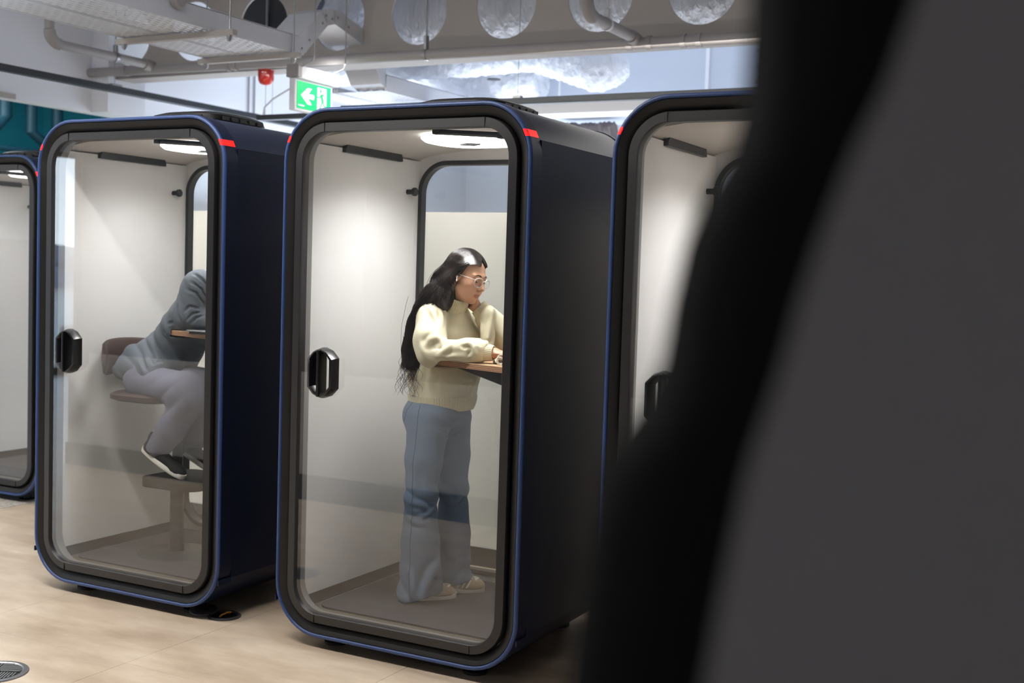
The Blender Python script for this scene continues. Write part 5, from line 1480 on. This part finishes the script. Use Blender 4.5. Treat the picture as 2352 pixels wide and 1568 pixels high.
def shirt_f(p):
    d = shirt_base(p)
    for H, amp, w, gr in SF: d = ridge(d, p, H, amp, w, gr)
    return d
sh_ = surf(shirt_f, (-1.45, .18, .92), (-.60, .80, 1.62), .0045)
smooth_build('shirt', [sh_], M['shirt'], mn_)
def pants_f(p):
    d = eseg(p, (-1.20, .48, .985), (-1.16, .48, 1.05), (.115, .155), (.105, .15), FM, .6)
    d = d+.006
    for y, k in ((.385, 0), (.575, 1)):
        dx = .03*k
        g = leg_f(p, [(-1.17, y+.02, .985), (-.86+dx, y, .970), (-.835+dx, y, .935)], (.088, .088, .080), .03)
        g = smin(g, leg_f(p, [(-.84+dx, y, .94), (-.96+dx, y, .78), (-1.055+dx, y, .665)], (.082, .068, .058), .03), .03)
        d = smin(d, g, .02)
    kn = np.exp(-(ln((p-V3(-.93, .38, .90))*V3(1, .6, 1))/.12)**2)
    d = d-.008*kn*crease(p@V3(.7, 0, -.7)*80+wav(p, 8, 41)*1.8)-.0035*wav(p, 12, 42)
    cut = -((p-V3(-1.06, 0, .650))@V3(.60, 0, .80))
    return np.where(p[..., 2] < .80, smax(d, cut, .004), d)
pn = surf(pants_f, (-1.42, .22, .60), (-.70, .76, 1.14), .0048)
smooth_build('trousers', [pn], M['trousers'], mn_)
s1 = shoe(mn_, (-1.145, .380, .655), (-.885, .385, .535), 0, M['shoe_black'], M['shoe_white'], False)
s2 = shoe(mn_, (-1.075, .560, .645), (-.815, .565, .535), 0, M['shoe_black'], M['shoe_white'], False)
so = thing('bar_stool', 'high brown padded stool with black footrest under the seated person', 'stool', (0, 0, 0))
seat = MB().loft([[(x_, y_, z_) for x_, y_ in rr(-1.34+i_, -.98-i_, .29+i_, .67-i_, .10-i_*.5, 6)] for i_, z_ in ((.03, .893), (0, .905), (0, .925), (.02, .938))], True, True)
build('seat', seat, M['brown'], so, True, 50)
bk = MB(); ringsb = []
for k in range(19):
    a = math.radians(-66+132*k/18); x_ = -1.20-.185*math.cos(a); y_ = .48+.235*math.sin(a); nx, ny = -math.cos(a), math.sin(a)
    e_ = max(0, (abs(k-9)-6)/3.0); dz = .020*abs(math.sin(a))**2+.045*e_**2; db = .045*e_**2
    ringsb.append([(x_+nx*o_, y_+ny*o_, z_) for o_, z_ in ((0, 1.015+db), (.016*(1-.6*e_), 1.025+db), (.026*(1-.7*e_), 1.10), (.020*(1-.7*e_), 1.180-dz), (.006, 1.195-dz), (-.006, 1.18-dz), (-.004, 1.03+db))])
bk.loft(ringsb, True, True)
build('backrest', bk, M['brown'], so, True, 60)
build('back_support', MB().tube([(-1.34, .48, 1.06), (-1.37, .48, .98), (-1.30, .48, .915), (-1.1, .48, .905)], .016, 10), M['black'], so, True)
build('column', MB().lathe([(.034, .0), (.034, .38), (.026, .39), (.026, .775)], 24, (-1.03, .50, .14)), M['darkgrey'], so, True)
build('base', MB().lathe([(.20, 0), (.20, .006), (.17, .012), (.04, .018), (.036, .05)], 36, (-1.03, .50, .131)), M['darkgrey'], so, True)
fr2 = MB().prism([(x_, y_) for x_, y_ in rr(-1.12, -.76, .30, .66, .09, 6)], 'z', .492, .532)
build('footrest', fr2, M['black'], so, True, 40)
ph_ = thing('phone_stack', 'slim phone lying on a dark notebook on the desk beside the seated person', 'phone')
build('notebook', MB().bbox(-.755, -.61, .27, .37, 1.2525, 1.263, .002), M['darkgrey'], ph_); build('phone', MB().bbox(-.770, -.63, .262, .335, 1.263, 1.271, .003), M['silver'], ph_)
